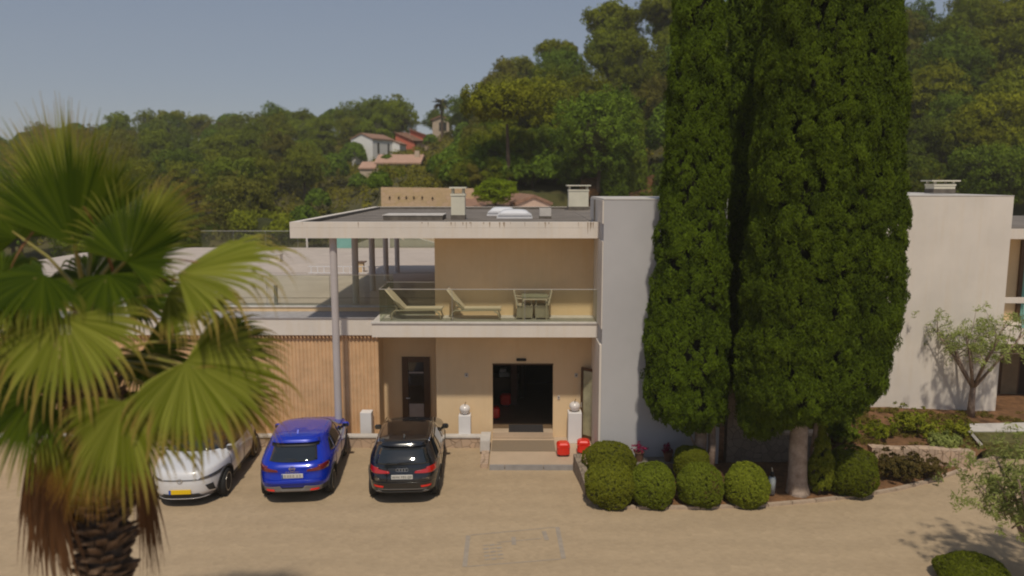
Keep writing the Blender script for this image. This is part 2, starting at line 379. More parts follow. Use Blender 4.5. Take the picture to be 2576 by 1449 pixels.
# balcony
ba = MB(); ba.box(-4.10,2.318,21.60,24.17,3.49,3.88); ba.build('balcony_slab', M_white, bld, bevel=0.01)
ba = MB(); ba.box(-4.12,2.318,21.57,22.84,3.883,3.92); ba.box(-4.12,XW-.01,22.843,24.16,3.883,3.92); ba.build('balcony_coping', M_cope, bld)
# roof
ro = MB(); XL, YF, YB = -6.32, 21.6, 34.6
ro.box(XL,2.318,YF,YB,6.31,6.60); ro.box(2.32,8.5,24.05,YB,6.31,6.60)
ro.box(XL,XL+.22,YF+.2,YB-.2,6.603,6.76); ro.box(XL,2.318,YF,YF+.2,6.603,6.76); ro.box(XL,8.5,YB-.2,YB,6.603,6.76)
roof = ro.build('roof', M_white, bld)
rm = MB(); rm.box(XL+.24,2.30,YF+.22,YB-.22,6.605,6.66); rm.box(2.32,8.4,24.06,YB-.22,6.605,6.66); rm.build('roof_membrane', M_roof, roof)
up = MB(); up.box(XL+.222,XL+.30,YF+.22,YB-.22,6.662,6.75); up.box(XL+.31,8.4,YB-.29,YB-.21,6.662,6.75); up.build('upstand', M_upst, roof)
# seams on the membrane
sm = MB()
for k in range(9): sm.box(XL+.35, 2.2, 22.9+k*1.3, 22.93+k*1.3, 6.661, 6.667)
sm.build('membrane_seam', M_upst, roof)
# chimneys
def chimney(parent, x, y, wx, wy, z0, z1, z2, capx):
    c = MB(); c.box(x-wx/2, x+wx/2, y, y+wy, z0+.15, z1); c.box(x-wx/2-.02, x+wx/2+.02, y-.02, y+wy+.02, z1+.003, z1+.07)
    ch = c.build('chimney', M_chim, parent)
    c = MB(); c.box(x-wx/2-.015, x+wx/2+.015, y-.015, y+wy+.015, z0, z0+.147); c.build('flashing', M_upst, ch)
    for sx in (-1, 1):
        for yy in (y+.02, y+wy-.09):
            c = MB(); c.box(x+sx*(wx/2-.05)-.035, x+sx*(wx/2-.05)+.035, yy, yy+.07, z1+.073, z2-.05); c.build('post', M_chim, ch)
    c = MB(); c.box(x-capx/2, x+capx/2, y-.08, y+wy+.08, z2-.047, z2); c.build('cap', M_chim, ch)
    return ch
chimney(roof, -1.87, 24.9, .44, .44, 6.66, 7.42, 7.70, .54)
chimney(roof, 2.63, 33.0, .84, .60, 6.66, 7.46, 7.72, 1.02)
# rust coloured runs below the roof edge, thin flakes on the fascia
M_run = mat('water_run', (0.36,0.27,0.19), 0.9, var=.15, scale=20)
rr = random.Random(5)
ru = MB()
for k in range(26):
    x = rr.uniform(-1.5, 2.2) if k < 20 else rr.uniform(-6, -1.5); w0 = rr.uniform(.006,.022); l0 = rr.uniform(.04,.20) if x < 1.2 else rr.uniform(.1,.34)
    ru.add([(x-w0,21.5975,6.758),(x+w0,21.5975,6.758),(x+w0*.2,21.5975,6.758-l0),(x-w0*.2,21.5975,6.758-l0)], [(0,1,2,3)])
ru.build('stains', M_run, roof)['kind'] = 'stuff'
# roof hatch, skylights, vent
h = MB(); h.box(-4.22,-2.34,24.6,25.9,6.662,6.80); hh = h.build('roof_hatch', M_upst, roof)
h = MB(); h.box(-4.24,-2.32,24.58,25.92,6.803,6.83); h.build('lid', M_cope, hh)
def skylight(x0, x1, y0, y1, hgt):
    s = MB(); s.box(x0-.03,x1+.03,y0-.03,y1+.03,6.662,6.72); s.box(x0+.05,x1-.05,y0+.05,y1-.05,6.723,6.76); s.box(x0,x1,y0,y1,6.763,6.80); s.box(x0+.05,x1-.05,y0+.05,y1-.05,6.803,6.83)
    sk = s.build('skylight', M_skyl, roof)
    s = MB(); cx, cy = (x0+x1)/2, (y0+y1)/2; ax, ay = (x1-x0)/2-.07, (y1-y0)/2-.07
    def dome(u, v):
        a = (u*2-1); b = (v*2-1); h_ = (1-a**4)*(1-b**4)
        return (cx+ax*a, cy+ay*b, 6.832+hgt*h_**0.6)
    s.grid(dome, 14, 14); s.build('dome', M_skyl, sk, smooth=True)
skylight(-.62,.50,25.7,26.9,.12); skylight(-1.02,.0,27.7,28.9,.13)
v_ = MB(); v_.box(.76,1.14,25.5,25.9,6.75,7.0); vb = v_.build('roof_vent', M_cope, roof)
v_ = MB(); v_.box(.75,1.15,25.49,25.91,6.662,6.747); v_.build('flashing', M_upst, vb)
# columns
for k in range(5):
    y = 21.93+2.93*k; z0 = 0.0 if k == 0 else 3.952
    c = MB(); c.lathe([(0.105,z0),(0.105,6.307)], (-5.2,y,0), 20); c.build('column', M_col, bld, smooth=False)
# grey tower
tw = MB(); tw.box(2.32,5.58,20.6,24.04,-.2,7.40); tw.build('tower_front', M_grey, bld)
tw = MB(); tw.box(2.26,2.317,20.62,22.83,.15,3.48); tw.box(2.29,2.318,20.61,22.83,3.93,6.30); tw.box(2.28,2.317,20.61,24.03,6.77,7.39); tw.build('tower_side', M_white, bld)
tw = MB(); tw.box(2.31,5.59,20.59,24.05,7.403,7.425); tw.build('tower_coping', M_cope, bld)
tw = MB(); tw.box(2.24,2.277,22.5,22.58,6.7,7.36); tw.build('tower_downpipe', M_upst, bld)
# door surround, sensor, plates
b = MB(); b.box(-.72,1.12,22.83,22.848,2.40,2.44); b.build('door_lintel', M_frame, bld)
s = MB(); s.rbox(.0,.30,22.79,22.848,2.52,2.60,.02); s.build('door_sensor', M_black, bld)
for (x0, z0, s1, s2) in ((-1.56,2.02,.11,.12),(1.76,2.02,.10,.12),(1.25,1.33,.075,.12)):
    p = MB(); p.rbox(x0,x0+s1,22.82,22.848,z0,z0+s2,.008); q = p.build('wall_plate', M_cope, bld)
    p = MB(); p.box(x0+s1*.3,x0+s1*.7,22.812,22.819,z0+.04,z0+s2-.035); p.build('button', M_frame, q)
# side glazed door in the recess
f = MB(); f.box(-3.65,-3.46,24.14,24.19,0,2.33); f.box(-2.95,-2.76,24.14,24.19,0,2.33); f.box(-3.457,-2.953,24.14,24.19,2.17,2.33); f.box(-3.457,-2.953,24.14,24.19,0,.14)
d = f.build('side_door', M_frame, bld)
f = MB(); f.box(-3.457,-2.953,24.165,24.175,.14,2.17); f.build('pane', M_pane, d)
f = MB(); f.tube([(-3.52,24.13,1.0),(-3.52,24.08,1.0),(-3.40,24.08,1.0)], .012, 6); f.build('handle', M_steel, d)
f = MB(); f.box(-3.44,-2.97,24.150,24.16,.10,.80); f.build('privacy_film', mat('white_film',(0.34,0.30,0.29),0.6), d)
f = MB(); f.box(-3.44,-2.97,24.150,24.16,1.80,1.85); f.build('blind', mat('white_film',(0.34,0.30,0.29),0.6), d)
# open glazed door leaf on the right
a = P(1461,1104,22.75); b2 = P(1508,1109,22.28); a.z = b2.z = 0
dv = (b2-a); ln = dv.length; dr = math.atan2(dv.y, dv.x)
def leafbox(m_, x0, x1, z0, z1, t=.025):
    c = [Vector((x0,-t,z0)),Vector((x1,-t,z0)),Vector((x1,t,z0)),Vector((x0,t,z0)),Vector((x0,-t,z1)),Vector((x1,-t,z1)),Vector((x1,t,z1)),Vector((x0,t,z1))]
    rot = Matrix.Rotation(dr, 3, 'Z'); m_.add([rot@q+a for q in c], [(0,3,2,1),(4,5,6,7),(0,1,5,4),(1,2,6,5),(2,3,7,6),(3,0,4,7)])
f = MB(); leafbox(f,0,.075,.17,2.36); leafbox(f,ln-.04,ln,.17,2.36); leafbox(f,.078,ln-.043,2.27,2.36); leafbox(f,.078,ln-.043,.17,.28)
d = f.build('entrance_door_leaf', M_frame, bld)
f = MB(); leafbox(f,.078,ln-.043,.28,2.27,.008); f.build('pane', mat('green_reflective_pane',(0.40,0.37,0.24),0.12,var=.25,scale=1.5,spec=.6), d)
f = MB(); leafbox(f,.02,.05,1.12,1.28,.045); f.build('handle', M_steel, d)
# entrance hall seen through the open door
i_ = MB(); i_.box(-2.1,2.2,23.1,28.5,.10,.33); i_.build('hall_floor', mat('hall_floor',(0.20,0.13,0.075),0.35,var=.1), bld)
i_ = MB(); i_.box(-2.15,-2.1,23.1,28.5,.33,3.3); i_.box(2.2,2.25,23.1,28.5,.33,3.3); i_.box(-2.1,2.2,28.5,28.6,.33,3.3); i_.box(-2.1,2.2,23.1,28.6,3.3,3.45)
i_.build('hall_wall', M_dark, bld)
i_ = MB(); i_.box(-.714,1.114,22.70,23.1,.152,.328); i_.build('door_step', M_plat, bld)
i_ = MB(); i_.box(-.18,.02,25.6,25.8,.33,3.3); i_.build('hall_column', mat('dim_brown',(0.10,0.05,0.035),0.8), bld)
i_ = MB(); i_.lathe([(.0,.33),(.10,.33),(.12,.9),(.10,1.3),(.17,1.6),(.19,1.9),(.06,2.0),(.05,2.1),(.0,2.1)], (.20,26.6,0), 12); i_.build('hall_figure_stand', M_dark, bld, smooth=True)

# glass balustrades
def balustrade(x0, y0, x1, y1, z0, z1, posts=0):
    d_ = Vector((x1-x0, y1-y0, 0)); n_ = Vector((-d_.y, d_.x, 0)).normalized()*.006
    def slab(mb, t, za, zb, e0=0, e1=1):
        a_ = Vector((x0,y0,0))+d_*e0; b_ = Vector((x0,y0,0))+d_*e1; m_ = n_*t
        q = [a_-m_, b_-m_, b_+m_, a_+m_]; mb.add([(p.x,p.y,za) for p in q]+[(p.x,p.y,zb) for p in q], [(0,3,2,1),(4,5,6,7),(0,1,5,4),(1,2,6,5),(2,3,7,6),(3,0,4,7)])
    g_ = MB(); slab(g_,1,z0,z1); o = g_.build('glass_balustrade', M_glass, bld)
    g_ = MB(); slab(g_,2.2,z1+.001,z1+.024); g_.build('top_rail', M_steel, o)
    L_ = d_.length; nj = max(1, int(L_/1.9))
    for k in range(1, nj): g_ = MB(); e = k/nj; slab(g_,1.6,z0,z1-.004,e-.004/L_,e+.004/L_); g_.build('panel_joint', M_copegrey, o)
    return o
balustrade(-3.89,21.75,2.31,21.75,3.922,4.84)
balustrade(-3.89,21.77,-3.89,24.28,3.922,4.84)
balustrade(-3.87,22.86,-2.43,22.86,3.922,4.90)
balustrade(-24,24.33,-3.91,24.33,3.967,4.93)
balustrade(-18.7,45.9,2.3,45.9,3.96,4.94)
for (px, py) in ((695,766),(773,624),(979,624)):
    p0 = P(px, py, 24.45 if py > 700 else 45.7); c = MB(); c.box(p0.x-.05,p0.x+.05,p0.y-.04,p0.y+.04,3.955,4.60 if py > 700 else 4.7)
    c.build('balustrade_post', M_copegrey if py > 700 else M_cope, bld)
c = MB(); c.box(-10.9,-9.7,45.6,45.66,3.96,4.68); c.build('teal_screen', M_teal, bld)
# sloping parapet at the terrace rear
c = MB(); c.prism([(-10.2,3.955),(-6.7,3.955),(-6.7,4.35),(-7.3,4.78),(-8.0,4.72)], 'y', 46.2, 46.5); c.prism([(-6.7,3.955),(-4.0,3.955),(-6.7,4.75)], 'y', 46.2, 46.6)
c.build('rear_parapet', M_white, bld)
c = MB(); c.grid(lambda u,v:(-8+12*u, 46.7+6*v, 3.9+1.2*v), 2, 2); c.build('rear_ramp', mat('ramp_tan',(0.42,0.31,0.22),0.9), bld)
c = MB(); c.box(-24,XW-.01,26.0,26.05,3.952,3.958); c.box(-24,XW-.01,33.2,33.24,3.952,3.958); c.build('drain_channel', M_upst, bld)

# ---------------------------------------------------------------- right wing
wing = thing('annex_building', 'plain cream two storey wing behind the big cypress, at the right of the photo', 'building', (12, 26, 0))
b = MB(); b.box(8.6,15.57,24.5,36,-.3,7.42); b.build('wall', M_white, wing)
b = MB(); b.box(5.80,8.55,27.5,36,-.3,6.6); b.build('link_wall', M_white, wing)
b = MB(); b.box(8.59,15.58,24.49,36.01,7.423,7.445); b.build('roof_edge', M_cope, wing)
b = MB(); b.box(15.60,24,24.9,34,6.05,6.37); rf = b.build('roof', M_white, wing)
b = MB(); b.box(15.7,23.9,25.05,33.9,6.373,6.40); b.build('roof_membrane', M_roof, rf)
b = MB(); b.box(15.62,24,24.9,26.5,2.62,3.12); b.build('balcony_slab', M_white, wing)
b = MB(); b.box(15.58,24,26.5,34,-.3,6.04); b.build('recess_wall', M_beige, wing)
b = MB(); b.box(16.5,24,25.0,25.02,3.14,4.02); gb = b.build('glass_balustrade', M_teal, wing)
b = MB(); b.box(15.7,16.55,24.96,25.06,3.96,4.14); b.build('rail_end', M_white, gb)
b = MB(); b.box(17.35,19.5,26.42,26.49,3.13,5.9); b.build('upper_window', M_teal, wing)
b = MB(); b.box(17.2,17.33,26.40,26.49,3.13,5.9); b.build('window_frame', M_frame, wing)
b = MB(); b.box(16.8,17.5,26.40,26.48,.3,2.25); d = b.build('ground_door', M_frame, wing)
b = MB(); b.box(17.5,20,26.42,26.49,.3,2.25); b.build('opening', M_dark, wing)
b = MB(); b.box(16.87,17.43,26.37,26.395,.4,2.15); b.build('curtain', mat('curtain',(0.20,0.15,0.09),0.9), d)
c = MB(); chimney(wing, 14.75, 27.0, .72, .6, 7.47, 7.72, 7.92, .98)

# ---------------------------------------------------------------- entrance platform, walkway walls
pl = MB(); pl.box(-.74,2.25,20.52,22.69,.075,.147); pl.box(1.14,2.25,22.69,22.84,.075,.147)
o = pl.build('entrance_platform', M_plat); setp(o, kind='structure')
k_ = MB()
for (x0, x1) in ((-.74,-.32),(-.31,.75),(.76,1.62)): k_.box(x0+.003,x1-.003,20.46,20.515,0,.143)
setp(k_.build('entrance_step_edge', mat('grey_step',(0.30,0.28,0.27),0.8), None), 'long grey stone step edge along the front of the entrance platform', 'step')
sw = thing('stone_wall', 'low rubble stone wall with pale coping behind the parked cars left of the entrance', 'wall', (-6, 22.3, 0))
b = MB(); b.box(-20,-.78,22.25,22.42,0,.31); b.build('stonework', M_rubble, sw)
b = MB(); b.box(-20,-1.06,22.22,22.50,.313,.36); b.box(-1.05,-.76,21.75,22.50,.313,.42); b.build('coping', M_cope, sw)
b = MB(); b.box(-1.04,-.78,21.78,22.248,0,.31); b.box(-1.0,-.78,20.62,21.777,0,.12); b.build('stepped_end', M_rubble, sw)
b = MB(); b.box(-1.05,-.77,21.70,21.748,.08,.41); b.build('white_block', M_cope, sw)
# ================================================================== objects at the entrance
def pedestal(x, y, w_, z0, h, label):
    b = MB(); b.rbox(x-w_/2,x+w_/2,y-w_/2,y+w_/2,z0,z0+h,.006)
    return setp(b.build('pedestal', M_ped, None), label, 'pedestal', 'white square pedestals in front of the building')
def X_at(px, D, z): return P(px, 800, D).x if False else (px-1299)/1950*(D*.9906+(CAMZ-z)*.137)
x1 = X_at(923, 22.9, .5); pedestal(x1, 22.9, .34, 0, .93, 'white square pedestal with nothing on it, left of the black car by the timber cladding')
x2 = X_at(1170, 22.62, .5); pedestal(x2, 22.64, .36, 0, .92, 'shorter white pedestal behind the stone wall, carrying the apple left of the entrance')
x3 = X_at(1447, 22.2, .6); pedestal(x3, 22.45, .40, .15, .92, 'tall white pedestal on the entrance platform, carrying the apple right of the entrance')
M_apple = mat('glazed_ceramic', (0.72,0.67,0.64), 0.15, var=0.03, spec=0.6)
def apple(x, y, z, label):
    t = thing('apple_sculpture', label, 'sculpture', (x, y, z), 0, 'white apple sculptures')
    b = MB(); prof = []
    for i in range(15):
        a = math.pi*i/14; r_ = .165*math.sin(a)*(1+.10*math.cos(a)*-1); prof.append((max(r_,.004), .155-.15*math.cos(a)*(1-.25*(math.sin(a)<.35))*1.0))
    b.lathe(prof, (x,y,z), 24); b.build('fruit', M_apple, t, smooth=True)
    b = MB(); b.tube([(x,y,z+.26),(x+.005,y,z+.33),(x+.035,y,z+.38)], [.012,.009,.013], 6); b.build('stem', M_frame, t, smooth=True)
apple(x2, 22.64, .922, 'glossy white apple sculpture on the shorter pedestal left of the entrance')
apple(x3, 22.45, 1.072, 'glossy white apple sculpture on the tall pedestal beside the glazed door leaf')
def cube_stool(px, py, D, w_, h, z0, label, rz=0, x=None):
    X = X_at(px, D, z0+.2) if x is None else x
    t = thing('cube_stool', label, 'stool', (X, D, z0), rz, 'red cube stools')
    b = MB(); b.rbox(-w_/2,w_/2,-w_/2,w_/2,.03,h,.05); b.build('body', M_red, t, world=False, bevel=.012)
    b = MB(); b.rbox(-w_/2-.006,w_/2+.006,-w_/2-.006,w_/2+.006,h*.70,h*.73,.01); b.build('lid_seam', M_red, t, world=False)
    b = MB(); b.box(-w_/2+.05,w_/2-.05,-w_/2+.05,w_/2-.05,0,.03); b.build('foot', M_black, t, world=False)
cube_stool(1417, 0, 21.25, .36, .40, .147, 'red plastic cube stool standing alone on the platform in front of the door mat', R(2))
cube_stool(1468, 0, 21.45, .36, .40, .147, 'red plastic cube stool on the platform, partly behind the clipped bush', R(-3))
cube_stool(0, 0, 24.1, .36, .40, .33, 'bright red cube stool cut off by the left edge of the doorway', R(10), x=-.72)
cube_stool(0, 0, 25.6, .36, .40, .33, 'dim red cube stool deep inside the dark entrance hall', R(-4), x=-.36)
b = MB(); b.box(-.74+.02,1.14,21.55,22.5,.149,.160); setp(b.build('door_mat', M_mat1), 'wide brown door mat on the platform outside the entrance', 'door mat')
b = MB(); b.box(-.23,.83,22.73,23.45,.332,.345); setp(b.build('door_mat', M_mat2), 'small black door mat lying just inside the open entrance', 'door mat')
t = thing('reception_desk', 'dark desk with a pale machine on it inside the entrance hall', 'desk', (-.45, 26.6, .33))
b = MB(); b.box(-.85,.05,26.4,26.9,.33,1.05); b.box(-.9,.1,26.35,26.95,1.053,1.09); b.build('desk_body', M_frame, t)
t = thing('desktop_printer', 'pale printer on the dark desk inside the entrance hall', 'printer', (-.35, 26.6, 1.093))
b = MB(); b.rbox(-.60,-.22,26.42,26.8,1.093,1.25,.02); b.build('printer_body', mat('pale_plastic',(0.42,0.42,0.40),.5), t)
b = MB(); b.box(-.58,-.36,26.5,26.75,1.253,1.36); b.build('paper_tray', mat('pale_plastic2',(0.60,0.58,0.55),.5), t)

# ================================================================== balcony furniture
M_cream = mat('cream_mesh', (0.58,0.50,0.37), 0.7, var=0.04)
M_rattan = mat('pale_rattan', (0.50,0.43,0.32), 0.7, var=0.12, scale=40, bump=.5, bscale=150)
FZ = 3.885
def bx(zx): return (691.8+.3418*zx-1299)/86.8
def lounger(x0, x1, xh, label, rail=True):
    """x0 top of back, xh hinge, x1 foot end"""
    t = thing('sun_lounger', label, 'sun lounger', ((x0+x1)/2, 22.3, FZ), 0, 'sun loungers on the balcony')
    y0, y1 = 22.0, 22.62; sz = FZ+.33; top = FZ+.90
    b = MB(); b.box(xh,x1,y0+.03,y1-.03,sz-.015,sz+.02); b.build('seat', M_cream, t)
    b = MB(); b.prism([(xh,sz-.01),(x0,top),(x0+.03,top+.02),(xh+.045,sz+.02)], 'y', y0+.03, y1-.03); b.build('backrest', M_cream, t)
    for y in (y0, y1):
        b = MB(); b.tube([(x1+.02,y,sz),(xh-.22,y,sz-.02),(xh-.30,y,sz-.09),(xh-.34,y,FZ+.0)], .022, 8)
        b.tube([(x1-.22,y,sz),(x1-.08,y,sz-.10),(x1-.0,y,FZ+.0)], .022, 8); b.build('leg', M_cream, t, smooth=True)
        b = MB(); b.tube([(xh-.0,y,sz),((x0+xh)/2,y,(sz+top)/2),(x0,y,top+.02)], .018, 8); b.build('back_rail', M_cream, t, smooth=True)
    b = MB(); b.tube([(xh-.16,y0+.05,sz-.02),((x0+xh)/2-.02,y0+.05,(sz+top)/2-.05)], .012, 6); b.build('prop', M_cream, t)
lounger(bx(820), bx(1230), bx(945), 'cream sun lounger with raised back at the left corner of the balcony')
lounger(bx(1270), bx(1662), bx(1383), 'cream sun lounger with raised back in the middle of the balcony, nearest the table')
t = thing('balcony_table', 'small square glass topped table between two rattan chairs on the balcony', 'table', (bx(1913), 22.35, FZ))
tx0, tx1, ty0, ty1 = bx(1822), bx(2003), 22.0, 22.68
b = MB(); b.box(tx0-.02,tx1+.02,ty0-.02,ty1+.02,FZ+.70,FZ+.715); b.build('tabletop', mat('table_glass',(0.30,0.31,0.22),.1,spec=.7), t)
b = MB(); b.box(tx0,tx1,ty0,ty0+.05,FZ+.62,FZ+.697); b.box(tx0,tx1,ty1-.05,ty1,FZ+.62,FZ+.697); b.box(tx0,tx0+.05,ty0+.05,ty1-.05,FZ+.62,FZ+.697); b.box(tx1-.05,tx1,ty0+.05,ty1-.05,FZ+.62,FZ+.697); b.build('apron', M_rattan, t)
for X in (tx0, tx1-.05):
    for Y in (ty0, ty1-.05): b = MB(); b.box(X,X+.05,Y,Y+.05,FZ,FZ+.617); b.build('leg', M_rattan, t)
def chair(xb, xf, label):
    s = 1 if xf > xb else -1
    t = thing('rattan_chair', label, 'chair', ((xb+xf)/2, 22.35, FZ), 0, 'rattan chairs on the balcony')
    y0, y1 = 22.08, 22.60
    b = MB(); b.prism([(xb+s*.10,FZ+.40),(xb,FZ+.86),(xb+s*.035,FZ+.87),(xb+s*.15,FZ+.42)], 'y', y0, y1); b.build('backrest', M_rattan, t)
    b = MB(); b.box(min(xb+s*.11,xf),max(xb+s*.11,xf),y0,y1,FZ+.38,FZ+.44); b.build('seat', M_rattan, t)
    b = MB(); b.prism([(xb+s*.11,FZ+.38),(xf,FZ+.38),(xf-s*.03,FZ+.09),(xb+s*.09,FZ+.09)], 'y', y0+.005, y1-.005); b.build('skirt', M_rattan, t)
    for X, e in ((xb+s*.09, -s*.05), (xf-s*.04, 0)):
        for Y in (y0+.02, y1-.02): b = MB(); b.tube([(X,Y,FZ+.10),(X+e,Y,FZ)], .018, 6); b.build('leg', M_rattan, t)
    for Y in (y0+.02, y1-.02): b = MB(); b.tube([(xb+s*.06,Y,FZ+.66),(xb+s*.25,Y,FZ+.64),(xf-s*.06,Y,FZ+.62),(xf-s*.04,Y,FZ+.40)], .02, 6); b.build('armrest', M_rattan, t)
chair(bx(1755), bx(1900), 'rattan chair with curved back left of the balcony table')
chair(bx(2040), bx(1910), 'rattan chair with curved back right of the balcony table')
# terrace things
a = P(776, 689, 32.9); b_ = P(1001, 687, 32.9); z0 = 3.955
t = thing('ladder', 'long white ladder lying on its edge across the roof terrace', 'ladder', ((a.x+b_.x)/2, 32.9, z0))
for z in (z0+.02, z0+.30): b = MB(); b.box(a.x,b_.x,32.88,32.93,z,z+.03); b.build('rail', M_skyl, t)
for k in range(14):
    x = a.x+.12+k*(b_.x-a.x-.24)/13; b = MB(); b.box(x-.018,x+.018,32.89,32.92,z0+.05,z0+.30); b.build('rung', M_skyl, t)
a = P(905, 689, 33.6); t = thing('small_stand', 'little wooden stand with a tray on the roof terrace behind the ladder', 'stand', (a.x, 33.6, z0))
b = MB(); b.box(a.x-.25,a.x+.28,33.45,33.85,z0+.42,z0+.46); b.build('tray', mat('dark_wood',(0.16,0.10,0.07),.7), t)
b = MB(); b.box(a.x-.18,a.x+.18,33.5,33.8,z0,z0+.417); b.build('stand_body', M_beige, t)
a = P(697, 657, 38); t = thing('vent_box', 'cream box vent standing on the roof terrace left of the ladder', 'vent', (a.x, 38, z0))
b = MB(); b.box(a.x-.30,a.x+.20,37.8,38.3,z0,z0+.33); b.build('box_body', M_white, t)
b = MB(); b.box(a.x-.32,a.x+.22,37.78,38.32,z0+.333,z0+.37); b.build('box_lid', M_cope, t)

# ================================================================== flower pots on the tower ledge
b = MB(); b.box(2.36,4.55,20.02,20.55,0,.36); setp(b.build('plinth_ledge', mat('dark_ledge',(0.17,0.15,0.12),.9,var=.2)), 'low dark ledge along the foot of the grey tower under the flower pots', 'ledge')
M_pot = mat('brown_pot', (0.16,0.08,0.05), 0.7, var=.1)
M_magenta = leafmat('magenta_petals', (0.18,0.008,0.03), (0.34,0.02,0.08), .3)
def pot(px, label, seed):
    x = X_at(px, 20.25, .45)
    t = thing('flower_pot', label, 'flower pot', (x, 20.25, .362), 0, 'potted flowers on the ledge')
    b = MB(); b.lathe([(.09,.362),(.13,.59),(.145,.59),(.145,.62),(.12,.62),(.115,.58)], (x,20.25,0), 16); b.build('pot', M_pot, t, smooth=False)
    r_ = np.random.default_rng(seed); C = r_.normal(size=(26,3))*[.065,.065,.07]+[0,0,.36]; Nn = C-[0,0,.25]; Nn = Nn/np.linalg.norm(Nn,axis=1)[:,None]
    meobj('flowers', leaf_mesh('flowers', C, Nn, .045, 16, .016, M_magenta), t)
pot(1608, 'pot of magenta flowers on the ledge, the left one nearest the red stools', 3); pot(1680, 'pot of magenta flowers on the ledge, the right one near the cypress trunk', 5)

# ================================================================== cars
M_tyre = mat('tyre_rubber', (0.02,0.019,0.018), 0.85, var=.15)
M_rim = mat('alloy_rim', (0.42,0.40,0.38), 0.3, metal=.8, var=.05)
M_rimd = mat('dark_alloy', (0.10,0.10,0.10), 0.3, metal=.8, var=.05)
M_cglass = mat('car_glass', (0.012,0.016,0.018), 0.03, var=.1, spec=.9, coat=.5)
M_lamp = mat('tail_lamp', (0.50,0.008,0.006), 0.12, var=.1, spec=.8, coat=1)
M_lampd = mat('tail_lamp_dark', (0.16,0.006,0.012), 0.12, var=.1, spec=.8, coat=1)
M_refl = mat('reflector', (0.75,0.02,0.01), 0.2, var=.05, spec=.8)
M_chrome = mat('chrome', (0.75,0.75,0.75), 0.12, metal=1, var=.02)
M_clad = mat('car_cladding', (0.035,0.033,0.032), 0.65, var=.1)
M_plate = mat('plate_white', (0.62,0.60,0.55), 0.5, var=.02)
M_platey = mat('plate_yellow', (0.80,0.52,0.01), 0.5, var=.02)
M_blue = mat('plate_blue', (0.03,0.09,0.40), 0.5)
M_ink = mat('plate_ink', (0.02,0.02,0.02), 0.6)
M_head = mat('headlamp', (0.07,0.07,0.075), 0.12, var=.3, scale=9, spec=.9, coat=1)
M_skid = mat('skid_grey', (0.19,0.17,0.155), 0.5, var=.05)
def paint(name, c, rough=.30, coat=1.0, metal=0.0): return mat(name, c, rough, var=.02, metal=metal, coat=coat, spec=.5)
